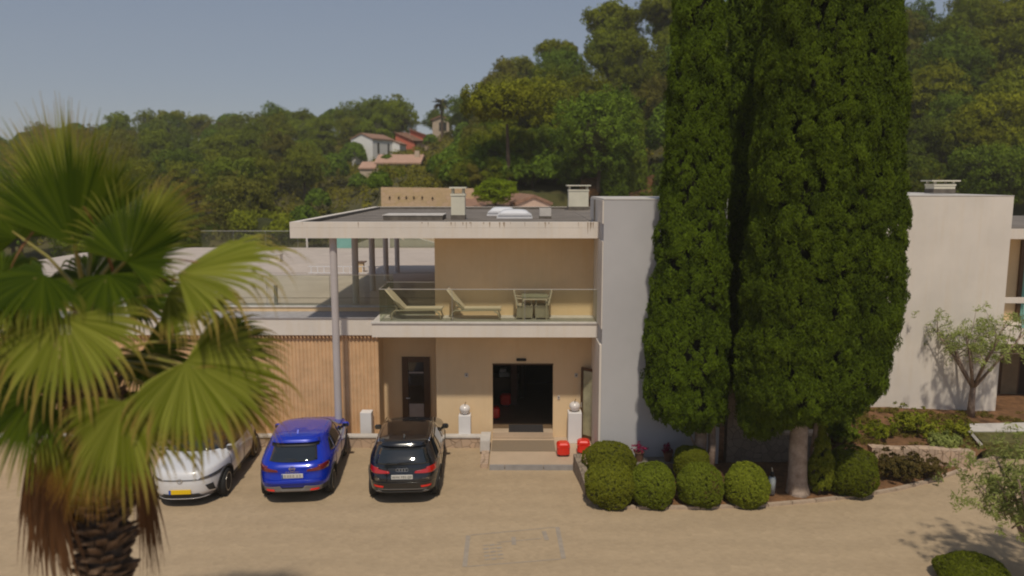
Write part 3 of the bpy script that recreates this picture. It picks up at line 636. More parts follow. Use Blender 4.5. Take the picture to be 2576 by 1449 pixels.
def make_car(spec, label, loc, rz):
    L, LEV, NN = spec['L'], spec['levels'], spec.get('n', 4.8)
    t = thing('parked_car', label, 'car', loc, rz, 'cars parked in front of the building')
    # refined level table (z, W, rear inset, front inset)
    T = []; K = len(LEV)
    for i in range(K-1):
        p = [LEV[max(i-1,0)], LEV[i], LEV[i+1], LEV[min(i+2,K-1)]]
        for s in range(5):
            u = s/5; row = []
            for c in range(4):
                a, b, c2, d = (q[c] for q in p)
                m1, m2 = (c2-a)/2, (d-b)/2
                if c == 0: val = b+(c2-b)*u
                else:
                    if (b-a)*(c2-b) <= 0: m1 = 0
                    if (c2-b)*(d-c2) <= 0: m2 = 0
                    val = (2*u**3-3*u*u+1)*b+(u**3-2*u*u+u)*m1+(-2*u**3+3*u*u)*c2+(u**3-u*u)*m2
                row.append(val)
            T.append(row)
    T.append(list(LEV[-1])); T = np.array(T)
    def at(z): return [np.interp(z, T[:,0], T[:,c]) for c in (1,2,3)]
    nexp = lambda z: NN if z < 1.0 else max(3.2, NN-(z-1.0)*2.2)
    def rear(x, z):
        W, a, b = at(z); y0, y1 = -L/2+a, L/2-b; B = (y1-y0)/2; n = nexp(z); q = min(abs(x/W), .999)
        return (y0+y1)/2-B*(1-q**n)**(1/n)
    def front(x, z):
        W, a, b = at(z); y0, y1 = -L/2+a, L/2-b; B = (y1-y0)/2; n = nexp(z); q = min(abs(x/W), .999)
        return (y0+y1)/2+B*(1-q**n)**(1/n)
    def side(y, z):
        W, a, b = at(z); y0, y1 = -L/2+a, L/2-b; B = (y1-y0)/2; n = nexp(z); q = min(abs((y-(y0+y1)/2)/B), .999)
        return W*(1-q**n)**(1/n)
    body = MB(); NP = 72
    for r_ in T:
        z, W, a, b = r_; y0, y1 = -L/2+a, L/2-b; B = (y1-y0)/2; n = nexp(z)
        for j in range(NP):
            th = 2*math.pi*j/NP; c, s = math.cos(th), math.sin(th)
            body.v.append((W*math.copysign(abs(c)**(2/n), c), (y0+y1)/2+B*math.copysign(abs(s)**(2/n), s), z))
    for i in range(len(T)-1):
        for j in range(NP):
            j2 = (j+1)%NP; body.f.append((i*NP+j, i*NP+j2, (i+1)*NP+j2, (i+1)*NP+j)); body.m.append(1 if T[i][0] < spec.get('clad', .36) else 0)
    body.f.append(tuple(range(NP))[::-1]); body.m.append(1); body.f.append(tuple((len(T)-1)*NP+j for j in range(NP))); body.m.append(0)
    bo = body.build('body', [spec['paint'], M_clad], t, smooth=True, world=False)
    WB = spec['wb']; ya = -L/2+spec['ro']; yf = ya+WB; WR = .345
    cut = MB()
    for y in (ya, yf):
        for sx in (-1, 1): cut.lathe([(WR+.05, sx*.55), (WR+.05, sx*1.1)], (0, y, WR), 32, axis='x')
    co = cut.build('cut', M_black, None); co.parent = t
    md = bo.modifiers.new('b', 'BOOLEAN'); md.object = co; md.operation = 'DIFFERENCE'; md.solver = 'EXACT'; md.material_mode = 'TRANSFER'
    dg = bpy.context.evaluated_depsgraph_get(); dg.update(); me2 = bpy.data.meshes.new_from_object(bo.evaluated_get(dg)); bo.modifiers.clear(); bo.data = me2
    bpy.data.objects.remove(co)
    for p in me2.polygons: p.use_smooth = True
    try: me2.set_sharp_from_angle(angle=R(38))
    except Exception: pass
    def patch(name, fn, corners, m, off, parent=t, nx=14, nz=8, axis='y', sgn=-1, thick=.0, bulge=0):
        """corners: (a,z) lower-left, lower-right, upper-right, upper-left on the surface fn"""
        g_ = MB(); (a0,z0),(a1,z1),(a2,z2),(a3,z3) = corners
        def f(u, v):
            aa = (a0*(1-u)+a1*u)*(1-v)+(a3*(1-u)+a2*u)*v; z = (z0*(1-u)+z1*u)*(1-v)+(z3*(1-u)+z2*u)*v
            z += bulge*(4*u*(1-u))*(1-v)*-1
            if axis == 'y': return (aa, fn(aa, z)+sgn*off, z+off*.4)
            return (sgn*(fn(aa, z)+off), aa, z+off*.15)
        g_.grid(f, nx, nz); o = g_.build(name, m, parent, smooth=True, world=False)
        so_ = o.modifiers.new('s', 'SOLIDIFY'); so_.thickness = .006; so_.offset = 0
        return o
    Rp = lambda name, c, m, off=.008, **k: patch(name, rear, c, m, off, **k)
    Fp = lambda name, c, m, off=.008, **k: patch(name, front, c, m, off, sgn=1, **k)
    def Sp(name, c, m, s, off=.007, **k): return patch(name, side, c, m, off, axis='x', sgn=s, **k)
    # windows
    Rp('rear_window', spec['rwin'], M_cglass, .010, bulge=spec.get('rbulge', .03))
    Fp('windscreen', spec['fwin'], M_cglass, .010, nz=12)
    for s in (-1, 1):
        for c in spec['swin']: Sp('side_window', c, M_cglass, s, .006)
        Sp('side_sill', spec['sill'], M_clad, s, .010)
    # wheels
    for y in (ya, yf):
        for s in (-1, 1):
            xo = s*(spec['track']); w0 = MB()
            w0.lathe([(.20,-.10*s+xo),(.33,-.105*s+xo),(WR,-.06*s+xo),(WR,.06*s+xo),(.325,.10*s+xo),(.235,.105*s+xo)], (0,y,WR), 32, axis='x')
            wh = w0.build('wheel', M_tyre, t, smooth=True, world=False)
            rm_ = MB(); rm_.lathe([(.238,.085*s+xo),(.236,.108*s+xo),(.215,.108*s+xo),(.21,.05*s+xo)], (0,y,WR), 32, axis='x')
            for k in range(5):
                a_ = 2*math.pi*k/5+.3
                for e in (-.13, .13):
                    d1 = Vector((0, math.cos(a_+e*.4), math.sin(a_+e*.4))); d2 = Vector((0, math.cos(a_+e*1.6), math.sin(a_+e*1.6)))
                    c_ = Vector((xo+.085*s, y, WR)); rm_.tube([c_+d1*.04, c_+d2*.225], [.016,.013], 6)
            rm_.lathe([(.05,.07*s+xo),(.045,.10*s+xo)], (0,y,WR), 12, axis='x')
            rm_.build('rim', spec.get('rim', M_rim), wh, world=False)
            ar = MB(); n_ = 20
            for i in range(n_+1):
                a_ = math.pi*(-.06+1.12*i/n_)
                for rr in (WR+.045, WR+.10):
                    yy = y+rr*math.cos(a_); zz = WR+rr*math.sin(a_); ar.v.append((s*(side(yy, max(zz,.42))+.008), yy, zz))
            for i in range(n_): ar.f.append((2*i,2*i+1,2*i+3,2*i+2)); ar.m.append(0)
            o = ar.build('wheel_arch_trim', M_clad if not spec.get('paintarch') else spec['paint'], t, smooth=True, world=False); q = o.modifiers.new('s','SOLIDIFY'); q.thickness=.02; q.offset=0
    # mirrors, door handles, antenna, door lines
    for s in (-1, 1):
        y = spec['mirror'][0]; z = spec['mirror'][1]; x = s*(side(y, z)-.03)
        b_ = MB(); b_.rbox(min(x-s*.0,x+s*.18),max(x-s*.0,x+s*.18),y-.07,y+.07,z,z+.14,.035); mo = b_.build('door_mirror', spec['paint'], t, smooth=False, world=False, bevel=.01)
        b_ = MB(); b_.tube([(x-s*.06,y+.02,z+.02),(x+s*.05,y+.02,z+.04)], .02, 6); b_.build('mirror_arm', M_clad, mo, world=False)
        b_ = MB(); b_.rbox(min(x+s*.02,x+s*.16),max(x+s*.02,x+s*.16),y-.076,y-.071,z+.02,z+.12,.002); b_.build('mirror_glass', M_cglass, mo, world=False)
        for y2 in spec['handles']: Sp('door_handle', [(y2-.09,.90),(y2+.09,.90),(y2+.09,.925),(y2-.09,.925)], spec.get('handle', spec['paint']), s, .022, nx=4, nz=1)
        for y2 in spec['gaps']:
            Sp('door_gap', [(y2-.005,.42),(y2+.005,.42),(y2+.005,1.0),(y2-.005,1.0)], M_black, s, .0045, nx=1, nz=8)
    return t, Rp, Fp, Sp, rear, front, side, at
# --- black estate-type SUV
S1 = dict(L=4.42, wb=2.68, ro=.80, track=.775, paint=paint('black_paint', (0.008,0.009,0.012), .15), clad=.40, rim=M_rimd, rbulge=0,
  levels=[(.20,.62,.60,.25),(.29,.68,.42,.14),(.345,.86,.06,.06),(.42,.895,.01,.03),(.58,.91,.0,.0),(.75,.922,.025,.02),(.90,.912,.07,.08),(.99,.90,.09,.16),(1.04,.885,.115,.60),(1.08,.862,.14,1.05),(1.22,.81,.24,1.30),(1.36,.75,.36,1.58),(1.45,.71,.45,1.80),(1.505,.68,.50,1.98),(1.545,.60,.60,2.14),(1.565,.42,.85,2.32),(1.573,.15,1.2,2.5)],
  rwin=[(-.66,1.07),(.66,1.07),(.55,1.39),(-.55,1.39)], fwin=[(-.72,1.12),(.72,1.12),(.56,1.46),(-.56,1.46)],
  swin=[[(-1.62,1.06),(-.98,1.05),(-.95,1.44),(-1.28,1.42)],[(-.92,1.05),(-.02,1.05),(-.02,1.46),(-.89,1.45)],[(.04,1.05),(1.02,1.05),(.50,1.45),(.04,1.46)]],
  sill=[(-.95,.36),(.95,.36),(.95,.44),(-.95,.44)], mirror=(.85,1.02), handles=(-.85,.1), gaps=(-1.0,0.0,1.08))
cb = P(1022, 1245, 18.05); 
loc1 = (X_at(1021, 18.1, .6)-.20, 18.05+2.21, 0)
t, Rp, Fp, Sp, rear, front, side, at = make_car(S1, 'black estate style SUV with rear to the camera, parked nearest the entrance', loc1, R(3.0))
BK = S1['paint']
Rp('spoiler', [(-.60,1.435),(.60,1.435),(.57,1.50),(-.57,1.50)], BK, .05)
for s in (-1, 1):
    Rp('tail_lamp', [(s*.30,.86),(s*.80,.83),(s*.83,.99),(s*.32,.91)] if s>0 else [(-.80,.83),(-.30,.86),(-.32,.91),(-.83,.99)], M_lamp, .014, nx=10)
    Sp('tail_lamp', [(-2.09,.84),(-1.80,.88),(-1.86,1.0),(-2.07,.99)], M_lamp, s, .012, nx=6)
    Rp('reflector', [(-.70,.50),(-.46,.50),(-.45,.55),(-.71,.55)] if s<0 else [(.46,.50),(.70,.50),(.71,.55),(.45,.55)], M_refl, .012, nx=6)
    Rp('exhaust_trim', [(-.66,.37),(-.36,.34),(-.36,.36),(-.58,.43)] if s<0 else [(.36,.34),(.66,.37),(.58,.43),(.36,.36)], M_skid, .016, nx=6)
Rp('bumper_crease', [(-.80,.605),(.80,.605),(.80,.63),(-.80,.63)], BK, .022)
Rp('bumper_crease', [(-.62,.70),(.62,.70),(.58,.72),(-.58,.72)], BK, .020)
Rp('diffuser', [(-.55,.35),(.55,.35),(.60,.40),(-.60,.40)], M_clad, .018)
Rp('bumper_strip', [(-.60,.45),(.60,.45),(.60,.468),(-.60,.468)], M_skid, .014)
rl = MB(); 
for s in (-1, 1): rl.tube([(s*.63,-1.55,1.50),(s*.65,-1.2,1.555),(s*.65,-.3,1.57),(s*.63,.35,1.53)], .014, 6)
rl.build('roof_rail', M_chrome, t, smooth=True, world=False)
pl_ = MB(); yr_ = rear(0,.78)-.012; pl_.rbox(-.26,.26,yr_-.02,yr_,.725,.835,.004); pp = pl_.build('number_plate', M_plate, t, world=False)
textobj('plate_text', 'WW 793 GP', .088, M_ink, pp, Vector((0, yr_-.022, .775)), Matrix.Rotation(R(90), 3, 'X'))
bd = MB()
for k in range(4):
    c_ = (-.105+.07*k, .945); pts = [(c_[0]+.043*math.cos(a*math.pi/8), rear(0,.95)-.018, c_[1]+.043*math.sin(a*math.pi/8)) for a in range(17)]
    bd.tube(pts, .006, 5)
bd.build('badge', M_chrome, t, smooth=True, world=False)
textobj('model_badge', 'Q3', .075, M_chrome, t, Vector((-.60, rear(.6,.72)-.035, .725)), Matrix.Rotation(R(-14),3,'Z')@Matrix.Rotation(R(90), 3, 'X'))
textobj('engine_badge', '35 TFSI', .055, M_chrome, t, Vector((.58, rear(.6,.72)-.035, .725)), Matrix.Rotation(R(14),3,'Z')@Matrix.Rotation(R(90), 3, 'X'))
wp = MB(); yw = rear(0,1.10); wp.tube([(-.10,yw-.02,1.085),(-.08,yw-.04,1.11),(.33,rear(.3,1.14)-.02,1.125)], [.022,.014,.008], 6); wp.build('rear_wiper', M_black, t, world=False)
an = MB(); an.prism([(-1.45,1.555),(-1.28,1.565),(-1.40,1.64)], 'x', -.02, .02); an.build('roof_antenna', M_black, t, world=False)
t.scale = (1,1,.955)
# --- blue crossover
S2 = dict(L=4.40, wb=2.66, ro=.85, track=.77, paint=paint('blue_paint', (0.0005,0.026,0.44), .25, coat=.7, metal=.1), clad=.47, rbulge=.03,
  levels=[(.20,.62,.60,.25),(.29,.68,.42,.14),(.345,.86,.06,.06),(.44,.89,.02,.03),(.56,.905,.0,.0),(.66,.912,.015,.01),(.80,.915,.05,.06),(.96,.905,.06,.14),(1.03,.885,.11,.60),(1.07,.862,.17,1.02),(1.20,.81,.34,1.28),(1.34,.75,.50,1.55),(1.44,.71,.60,1.80),(1.50,.68,.66,1.98),(1.545,.60,.76,2.14),(1.57,.42,.98,2.32),(1.58,.15,1.3,2.5)],
  rwin=[(-.58,1.10),(.58,1.10),(.52,1.37),(-.52,1.37)], fwin=[(-.72,1.12),(.72,1.12),(.56,1.46),(-.56,1.46)],
  swin=[[(-1.40,1.14),(-.98,1.06),(-.95,1.40),(-1.15,1.36)],[(-.92,1.05),(-.02,1.04),(-.02,1.46),(-.89,1.43)],[(.04,1.04),(1.05,1.05),(.50,1.45),(.04,1.46)]],
  sill=[(-.95,.36),(.95,.36),(.95,.50),(-.95,.50)], mirror=(.88,1.02), handles=(-.80,.12), gaps=(-.98,0.02,1.1))
loc2 = (X_at(741, 18.1, .6)-.26, 18.05+2.2, 0)
t, Rp, Fp, Sp, rear, front, side, at = make_car(S2, 'bright blue crossover with rear to the camera, parked between the white and black cars', loc2, R(5.5))
Rp('spoiler', [(-.60,1.43),(.60,1.43),(.58,1.50),(-.58,1.50)], S2['paint'], .09); Rp('spoiler_shade', [(-.58,1.36),(.58,1.36),(.58,1.42),(-.58,1.42)], M_black, .015)
for s in (-1, 1):
    c = [(.34,.87),(.82,.86),(.84,1.0),(.36,.92)]; Rp('tail_lamp', c if s>0 else [(-c[1][0],c[1][1]),(-c[0][0],c[0][1]),(-c[3][0],c[3][1]),(-c[2][0],c[2][1])], M_lampd, .014, nx=10)
    Sp('tail_lamp', [(-2.10,.87),(-1.72,.93),(-1.80,1.02),(-2.06,1.0)], M_lampd, s, .012, nx=6)
    c = [(.42,.38),(.64,.38),(.64,.43),(.44,.43)]; Rp('reflector', c if s>0 else [(-c[1][0],c[1][1]),(-c[0][0],c[0][1]),(-c[3][0],c[3][1]),(-c[2][0],c[2][1])], M_refl, .032, nx=5)
    c = [(.18,.36),(.68,.36),(.72,.48),(.30,.52)]; Rp('skid_panel', c if s>0 else [(-c[1][0],c[1][1]),(-c[0][0],c[0][1]),(-c[3][0],c[3][1]),(-c[2][0],c[2][1])], M_skid, .020, nx=8)
Rp('skid_panel', [(-.30,.36),(.30,.36),(.30,.44),(-.30,.44)], M_skid, .018)
Rp('bumper_shelf', [(-.74,.58),(.74,.58),(.70,.66),(-.70,.66)], S2['paint'], .05)
pl_ = MB(); yr_ = rear(0,.77)-.012; pl_.rbox(-.26,.26,yr_-.02,yr_,.72,.83,.004); pp = pl_.build('number_plate', M_plate, t, world=False)
b_ = MB(); b_.box(-.257,-.215,yr_-.024,yr_-.0205,.724,.826); b_.build('plate_band', M_blue, pp, world=False)
b_ = MB()
for k, x_ in enumerate((-.17,-.10,-.04,.03,.12,.19)): b_.box(x_-.022,x_+.022,yr_-.0225,yr_-.0205,.74,.81)
b_.build('plate_characters', mat('worn_ink',(0.40,0.36,0.34),.7), pp, world=False)
textobj('model_badge', 'QASHQAI', .055, M_chrome, t, Vector((0, rear(0,.86)-.014, .865)), Matrix.Rotation(R(90), 3, 'X'), space=1.5)
bd = MB(); pts = [(.065*math.cos(a*math.pi/10), rear(0,.95)-.02, .955+.065*math.sin(a*math.pi/10)) for a in range(21)]; bd.tube(pts, .008, 5); bd.box(-.085,.085,rear(0,.95)-.026,rear(0,.95)-.014,.945,.965); bd.build('badge', M_chrome, t, world=False)
wp = MB(); yw = rear(0,1.13); wp.tube([(.10,yw-.02,1.10),(.06,yw-.035,1.13),(-.30,rear(.3,1.15)-.02,1.135)], [.022,.014,.008], 6); wp.build('rear_wiper', M_black, t, world=False)
an = MB(); an.prism([(-1.28,1.56),(-1.10,1.575),(-1.20,1.65)], 'x', -.02, .02); an.build('roof_antenna', S2['paint'], t, world=False)
t.scale = (1,1,.98)
# --- white electric crossover, nose to the camera (its front is local -y, so the spec is turned round)
S3 = dict(L=4.55, wb=2.76, ro=.88, track=.79, paint=paint('white_paint', (0.66,0.65,0.66), .3), clad=.30, n=3.4, rbulge=0,
  levels=[(.17,.62,.50,.60),(.215,.80,.10,.40),(.27,.85,.06,.12),(.38,.895,.01,.04),(.56,.92,.0,.0),(.72,.925,.02,.02),(.84,.918,.06,.05),(.93,.905,.17,.08),(1.00,.89,.55,.11),(1.06,.875,.98,.14),(1.10,.86,1.18,.18),(1.20,.81,1.42,.32),(1.35,.745,1.68,.48),(1.46,.70,1.88,.60),(1.53,.655,2.02,.70),(1.58,.56,2.15,.86),(1.61,.40,2.3,1.1),(1.625,.15,2.5,1.4)],
  rwin=[(-.74,1.08),(.74,1.08),(.58,1.48),(-.58,1.48)], fwin=[(-.6,1.12),(.6,1.12),(.52,1.42),(-.52,1.42)],
  swin=[[(-1.05,1.06),(.0,1.05),(.0,1.48),(-.45,1.48)],[(.05,1.05),(.95,1.05),(.92,1.47),(.05,1.48)],[(1.0,1.06),(1.58,1.10),(1.25,1.42),(.97,1.46)]],
  sill=[(-.95,.30),(1.0,.30),(1.0,.42),(-.95,.42)], mirror=(-.95,1.03), handles=(-.12,.86), gaps=(-1.1,0.02,1.0))
loc3 = (X_at(470, 18.05, .6)-.28, 17.85+2.27, 0)
t, Rp, Fp, Sp, rear, front, side, at = make_car(S3, 'white crossover with its nose and yellow plate to the camera, parked behind the palm leaves', loc3, R(4.5))
def sym(c): return [(-c[1][0],c[1][1]),(-c[0][0],c[0][1]),(-c[3][0],c[3][1]),(-c[2][0],c[2][1])]
for s in (-1, 1):
    c = [(.40,.70),(.80,.70),(.85,.80),(.46,.745)]; Rp('headlamp', c if s>0 else sym(c), M_head, .012, nx=10)
    c = [(.62,.40),(.72,.34),(.70,.55),(.56,.55)]; Rp('air_intake', c if s>0 else sym(c), M_clad, .010, nx=6)
Rp('light_bar', [(-.40,.705),(.40,.705),(.40,.725),(-.40,.725)], M_head, .012)
Rp('lower_grille', [(-.50,.27),(.50,.27),(.42,.37),(-.42,.37)], M_clad, .014)
Rp('grille_surround', [(-.74,.25),(.74,.25),(.74,.33),(-.74,.33)], mat('grey_trim',(0.16,0.15,0.16),.5), .009)
Rp('front_lip', [(-.62,.215),(.62,.215),(.60,.245),(-.60,.245)], S3['paint'], .03)
pl_ = MB(); yr_ = rear(0,.42)-.012; pl_.rbox(-.26,.26,yr_-.02,yr_,.385,.495,.004); pp = pl_.build('number_plate', M_platey, t, world=False)
b_ = MB(); b_.box(-.262,-.21,yr_-.024,yr_-.0205,.386,.494); b_.build('plate_band', M_blue, pp, world=False)
bd = MB(); yb = rear(0,.70)-.016; bd.tube([(.06*math.cos(a*math.pi/10), yb, .70+.06*math.sin(a*math.pi/10)) for a in range(21)], .006, 5)
bd.tube([(-.02,yb,.75),(0,yb,.705),(.02,yb,.75)], .005, 5); bd.tube([(-.045,yb,.73),(-.02,yb,.65),(0,yb,.69),(.02,yb,.65),(.045,yb,.73)], .005, 5); bd.build('badge', M_chrome, t, world=False)
wp = MB(); wp.tube([(-.6,rear(.6,1.08)-.02,1.09),(.05,rear(0,1.10)-.02,1.11)], .010, 5); wp.build('wiper', M_black, t, world=False)
# ================================================================== planting bed at the right
M_lawn = mat('dry_lawn', (0.11,0.10,0.03), 0.95, var=.3, scale=6, bump=.6, bscale=60)
kp = [(1452,1166),(1466,1215),(1482,1252),(1515,1274),(1600,1279),(1760,1280),(1930,1273),(2050,1262),(2150,1251),(2250,1234),(2330,1215),(2400,1192),(2470,1165),(2560,1130),(2700,1090)]
KP = [G(a, b, 0) for a, b in kp]
kx = [p.x for p in KP]; ky = [p.y for p in KP]
def kerb_y(x): return np.interp(x, kx[3:], ky[3:])
def bed_h(x, y):
    k = kerb_y(max(x, kx[3])); s = max(0, y-k)
    h = .07+.04*nz((x,y,0),1.3)
    h += np.interp(x, [1.7,5,8,9.5,30], [.0,.02,.05,.055,.06])*s
    if x > 8.3: h += .30*min(1, max(0, (y-20.75)/.35))*min(1,(x-8.3)/.8)
    if y > 23.5: h = max(h, .42*min(1,(x-6)/3)) if x > 6 else h
    return h
b = MB(); nx_, ny_ = 110, 48
def bedp(u, v):
    x = 1.72+(22-1.72)*u; k = kerb_y(max(x, kx[3]))+.06
    if x < kx[3]: k = np.interp(x, kx[:4][::1], ky[:4]) if x > kx[0] else ky[0]
    y = k+(27.6-k)*v**1.3; return (x, y, bed_h(x, y)-(0.06 if v == 0 else 0))
b.grid(bedp, nx_, ny_); setp(b.build('planting_bed_soil', M_soil, smooth=True), kind='structure')
b = MB(); path = KP[3:]
for i in range(len(path)-1):
    p, q = path[i], path[i+1]; d = (q-p); n_ = int(d.length/1.1)+1; nn = Vector((-d.y, d.x, 0)).normalized()
    for k in range(n_):
        a = p+d*(k/n_)+d.normalized()*.008; c = p+d*((k+1)/n_)-d.normalized()*.008; w2 = nn*.055
        z = .065+.012*random.random()
        b.add([(t_.x,t_.y,z0) for z0 in (-.02,z) for t_ in (a-w2,c-w2,c+w2,a+w2)], [(0,3,2,1),(4,5,6,7),(0,1,5,4),(1,2,6,5),(2,3,7,6),(3,0,4,7)])
setp(b.build('bed_kerb', M_kerb), kind='structure')
b = MB(); path = [Vector((1.66,20.4,0))]+KP[1:4]
for i in range(3):
    p, q = path[i], path[i+1]; d = q-p; nn = Vector((-d.y,d.x,0)).normalized()*.10; za, zb = (.50,.42,.30,.16)[i], (.50,.42,.30,.16)[i+1]
    b.add([(p.x-nn.x,p.y-nn.y,-.02),(q.x-nn.x,q.y-nn.y,-.02),(q.x+nn.x,q.y+nn.y,-.02),(p.x+nn.x,p.y+nn.y,-.02),(p.x-nn.x,p.y-nn.y,za),(q.x-nn.x,q.y-nn.y,zb),(q.x+nn.x,q.y+nn.y,zb),(p.x+nn.x,p.y+nn.y,za)],
          [(0,3,2,1),(4,5,6,7),(0,1,5,4),(1,2,6,5),(2,3,7,6),(3,0,4,7)])
setp(b.build('bed_wall', M_greyrub), 'short grey stone wall holding the left end of the bush bed', 'wall')
# stair wall in the shade between the cypresses
b = MB(); b.prism([(5.83,-.1),(8.6,-.1),(8.6,.92),(7.4,.95),(7.05,1.05),(5.83,2.3)], 'y', 20.7, 21.0); s_ = thing('garden_wall', 'dark stone wall with sloping top between the two big cypresses', 'wall', (7, 20.8, 0))
b.build('stonework', M_greyrub, s_)
b = MB(); b.prism([(7.36,.955),(8.6,.925),(8.6,.985),(7.38,1.02),(7.08,1.12),(5.83,2.38),(5.83,2.31),(7.05,1.06)], 'y', 20.66, 21.04); b.build('coping', M_kerb, s_)
# low garden wall further right, lit
s_ = thing('garden_wall', 'low sunlit rubble wall behind the dry shrub at the right', 'wall', (11, 20.8, 0))
b = MB(); xs = np.linspace(9.9, 12.6, 14)
for i in range(13):
    x0, x1_ = xs[i], xs[i+1]; y0 = 20.9-.10*(x0-8.9); zt = bed_h(x0, 21.3)+.10
    b.box(x0, x1_+.001*i, y0-.001*i, y0+.3, -.1, zt-.04+.004*i)
b.build('stonework', M_rubble, s_)
b = MB(); b.box(8.85,12.7,20.50,20.84,.72,.77)
# lawn with kerb and paved path at the far right
za = .46
b = MB(); q = [G(2472,1112,.5),G(2700,1118,.5),G(2700,1086,.5),G(2448,1086,.5)]; b.add([(p.x,p.y,.50+0*p.z) for p in q]+[(p.x,p.y,.1) for p in q], [(0,1,2,3),(0,4,5,1),(3,7,4,0)]); setp(b.build('lawn', M_lawn), kind='structure')
b = MB(); q = [G(2428,1084,.53),G(2700,1085,.53),G(2700,1060,.53),G(2424,1066,.53)]; b.add([(p.x,p.y,.53) for p in q]+[(p.x,p.y,.2) for p in q], [(0,1,2,3),(0,4,5,1),(3,7,4,0)]); setp(b.build('garden_path', M_cope), kind='structure')
b = MB(); p, q = G(2428,1072,.54), G(2468,1118,.54); b.tube([p, q], .05, 4); setp(b.build('lawn_edging', M_cope), 'pale edging strip along the left side of the small lawn', 'edging')

# ================================================================== foliage materials
F_cyp = leafmat('cypress_foliage', (0.024,0.040,0.003), (0.110,0.160,0.010), .12, objvar=.08)
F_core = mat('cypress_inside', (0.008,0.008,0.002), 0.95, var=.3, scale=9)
F_ball = leafmat('bush_foliage', (0.13,0.15,0.012), (0.24,0.255,0.022), .15, objvar=.22)
F_ballcore = mat('bush_inside', (0.07,0.075,0.008), 0.95, var=.3, scale=9)
F_dball = leafmat('dark_bush_foliage', (0.065,0.078,0.006), (0.16,0.18,0.012), .12, objvar=.05)
F_olive = leafmat('olive_foliage', (0.20,0.23,0.06), (0.38,0.41,0.12), .3, objvar=.1)
F_tree = [leafmat('foliage_dark_green', (0.055,0.085,0.008), (0.19,0.25,0.020), .22, objvar=.22),
          leafmat('foliage_olive_green', (0.085,0.105,0.007), (0.24,0.265,0.016), .22, objvar=.22),
          leafmat('foliage_brown_green', (0.09,0.088,0.012), (0.225,0.205,0.028), .2, objvar=.18),
          leafmat('foliage_pine', (0.09,0.105,0.005), (0.27,0.28,0.014), .15, objvar=.15),
          leafmat('foliage_lime', (0.13,0.18,0.006), (0.28,0.34,0.015), .3, objvar=.1)]
F_dry = leafmat('dry_shrub_foliage', (0.06,0.045,0.012), (0.14,0.09,0.03), .2)
M_bark = mat('grey_bark', (0.19,0.13,0.10), 0.9, var=.3, scale=7, bump=.9, bscale=22, col2=(0.36,0.26,0.20))
M_barkd = mat('dark_bark', (0.10,0.07,0.05), 0.9, var=.3, scale=7, bump=.6)

# ================================================================== big cypresses
def cypress(label, base, prof, seed, ntuft, rc, nleaf, ls, trunks, lean=(0,0), F=F_cyp, name='cypress_tree', cscale=1.0, group=None, bark=None):
    """prof: (height, half width, centre shift) pairs; built from tufts on a lumpy column"""
    t = thing(name, label, 'cypress', base, 0, group); r_ = np.random.default_rng(seed)
    H = [p[0] for p in prof]; W = [p[1] for p in prof]; S = [p[2] for p in prof]
    hs = np.linspace(H[0], H[-1], 400); Hs = cscale; ws = np.interp(hs, H, W); cdf = np.cumsum(ws+.15); cdf /= cdf[-1]
    C = []; Nn = []; ti = []; rs = []
    for k in range(ntuft):
        h = np.interp(r_.random(), cdf, hs); th = r_.random()*2*math.pi; w_ = np.interp(h, H, W); s_ = np.interp(h, H, S)
        d = (math.cos(th), math.sin(th)); p0 = (d[0]*w_, d[1]*w_, h)
        l = nz(p0, 1.2, seed)*.30+nz((p0[0],p0[1],p0[2]*.5), 3.2, seed)*.42
        rr = w_+l*.37
        if r_.random() < .10: rr += r_.random()*.10
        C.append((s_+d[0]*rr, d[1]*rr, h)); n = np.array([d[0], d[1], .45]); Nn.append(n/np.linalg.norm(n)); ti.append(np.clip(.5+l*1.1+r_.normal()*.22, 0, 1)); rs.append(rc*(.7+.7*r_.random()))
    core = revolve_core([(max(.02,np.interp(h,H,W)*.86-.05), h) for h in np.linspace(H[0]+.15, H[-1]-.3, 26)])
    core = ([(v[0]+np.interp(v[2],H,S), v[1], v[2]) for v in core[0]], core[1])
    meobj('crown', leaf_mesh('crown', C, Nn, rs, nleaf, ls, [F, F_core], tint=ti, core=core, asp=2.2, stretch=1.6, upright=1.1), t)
    for tr in trunks:
        b = MB(); b.tube([Vector(p) for p in tr[0]], tr[1], 14); b.build('trunk', bark or M_bark, t, smooth=True, world=False)
    return t
gz = lambda x, y: float(bed_h(x, y))
x = X_at(1752, 20.0, .2)
c1 = cypress('slimmer tall cypress in front of the grey tower, left of the two big ones', (x, 19.75, gz(x,19.75)-.05),
  [(1.42,.25,-.2),(1.58,.60,-.25),(1.82,.84,-.37),(2.3,.97,-.42),(3.0,1.0,-.43),(4.0,.94,-.42),(5.2,.88,-.40),(6.5,.80,-.38),(7.6,.72,-.37),(9.2,.65,-.36),(11.0,.60,-.36),(12.6,.44,-.40),(14,.10,-.33)], 11, 4200, .085, 72, .0185,
  [([(0,0,0),(.02,0,.8),(.05,.05,3)],[.22,.16,.13]), ([(.30,.05,0),(.34,.05,.9),(.25,.05,3)],[.13,.10,.08]), ([(-.05,0,.75),(-.25,.0,1.2),(-.45,0,1.6)],[.03,.025,.02])])
x = X_at(2000, 18.85, .2)
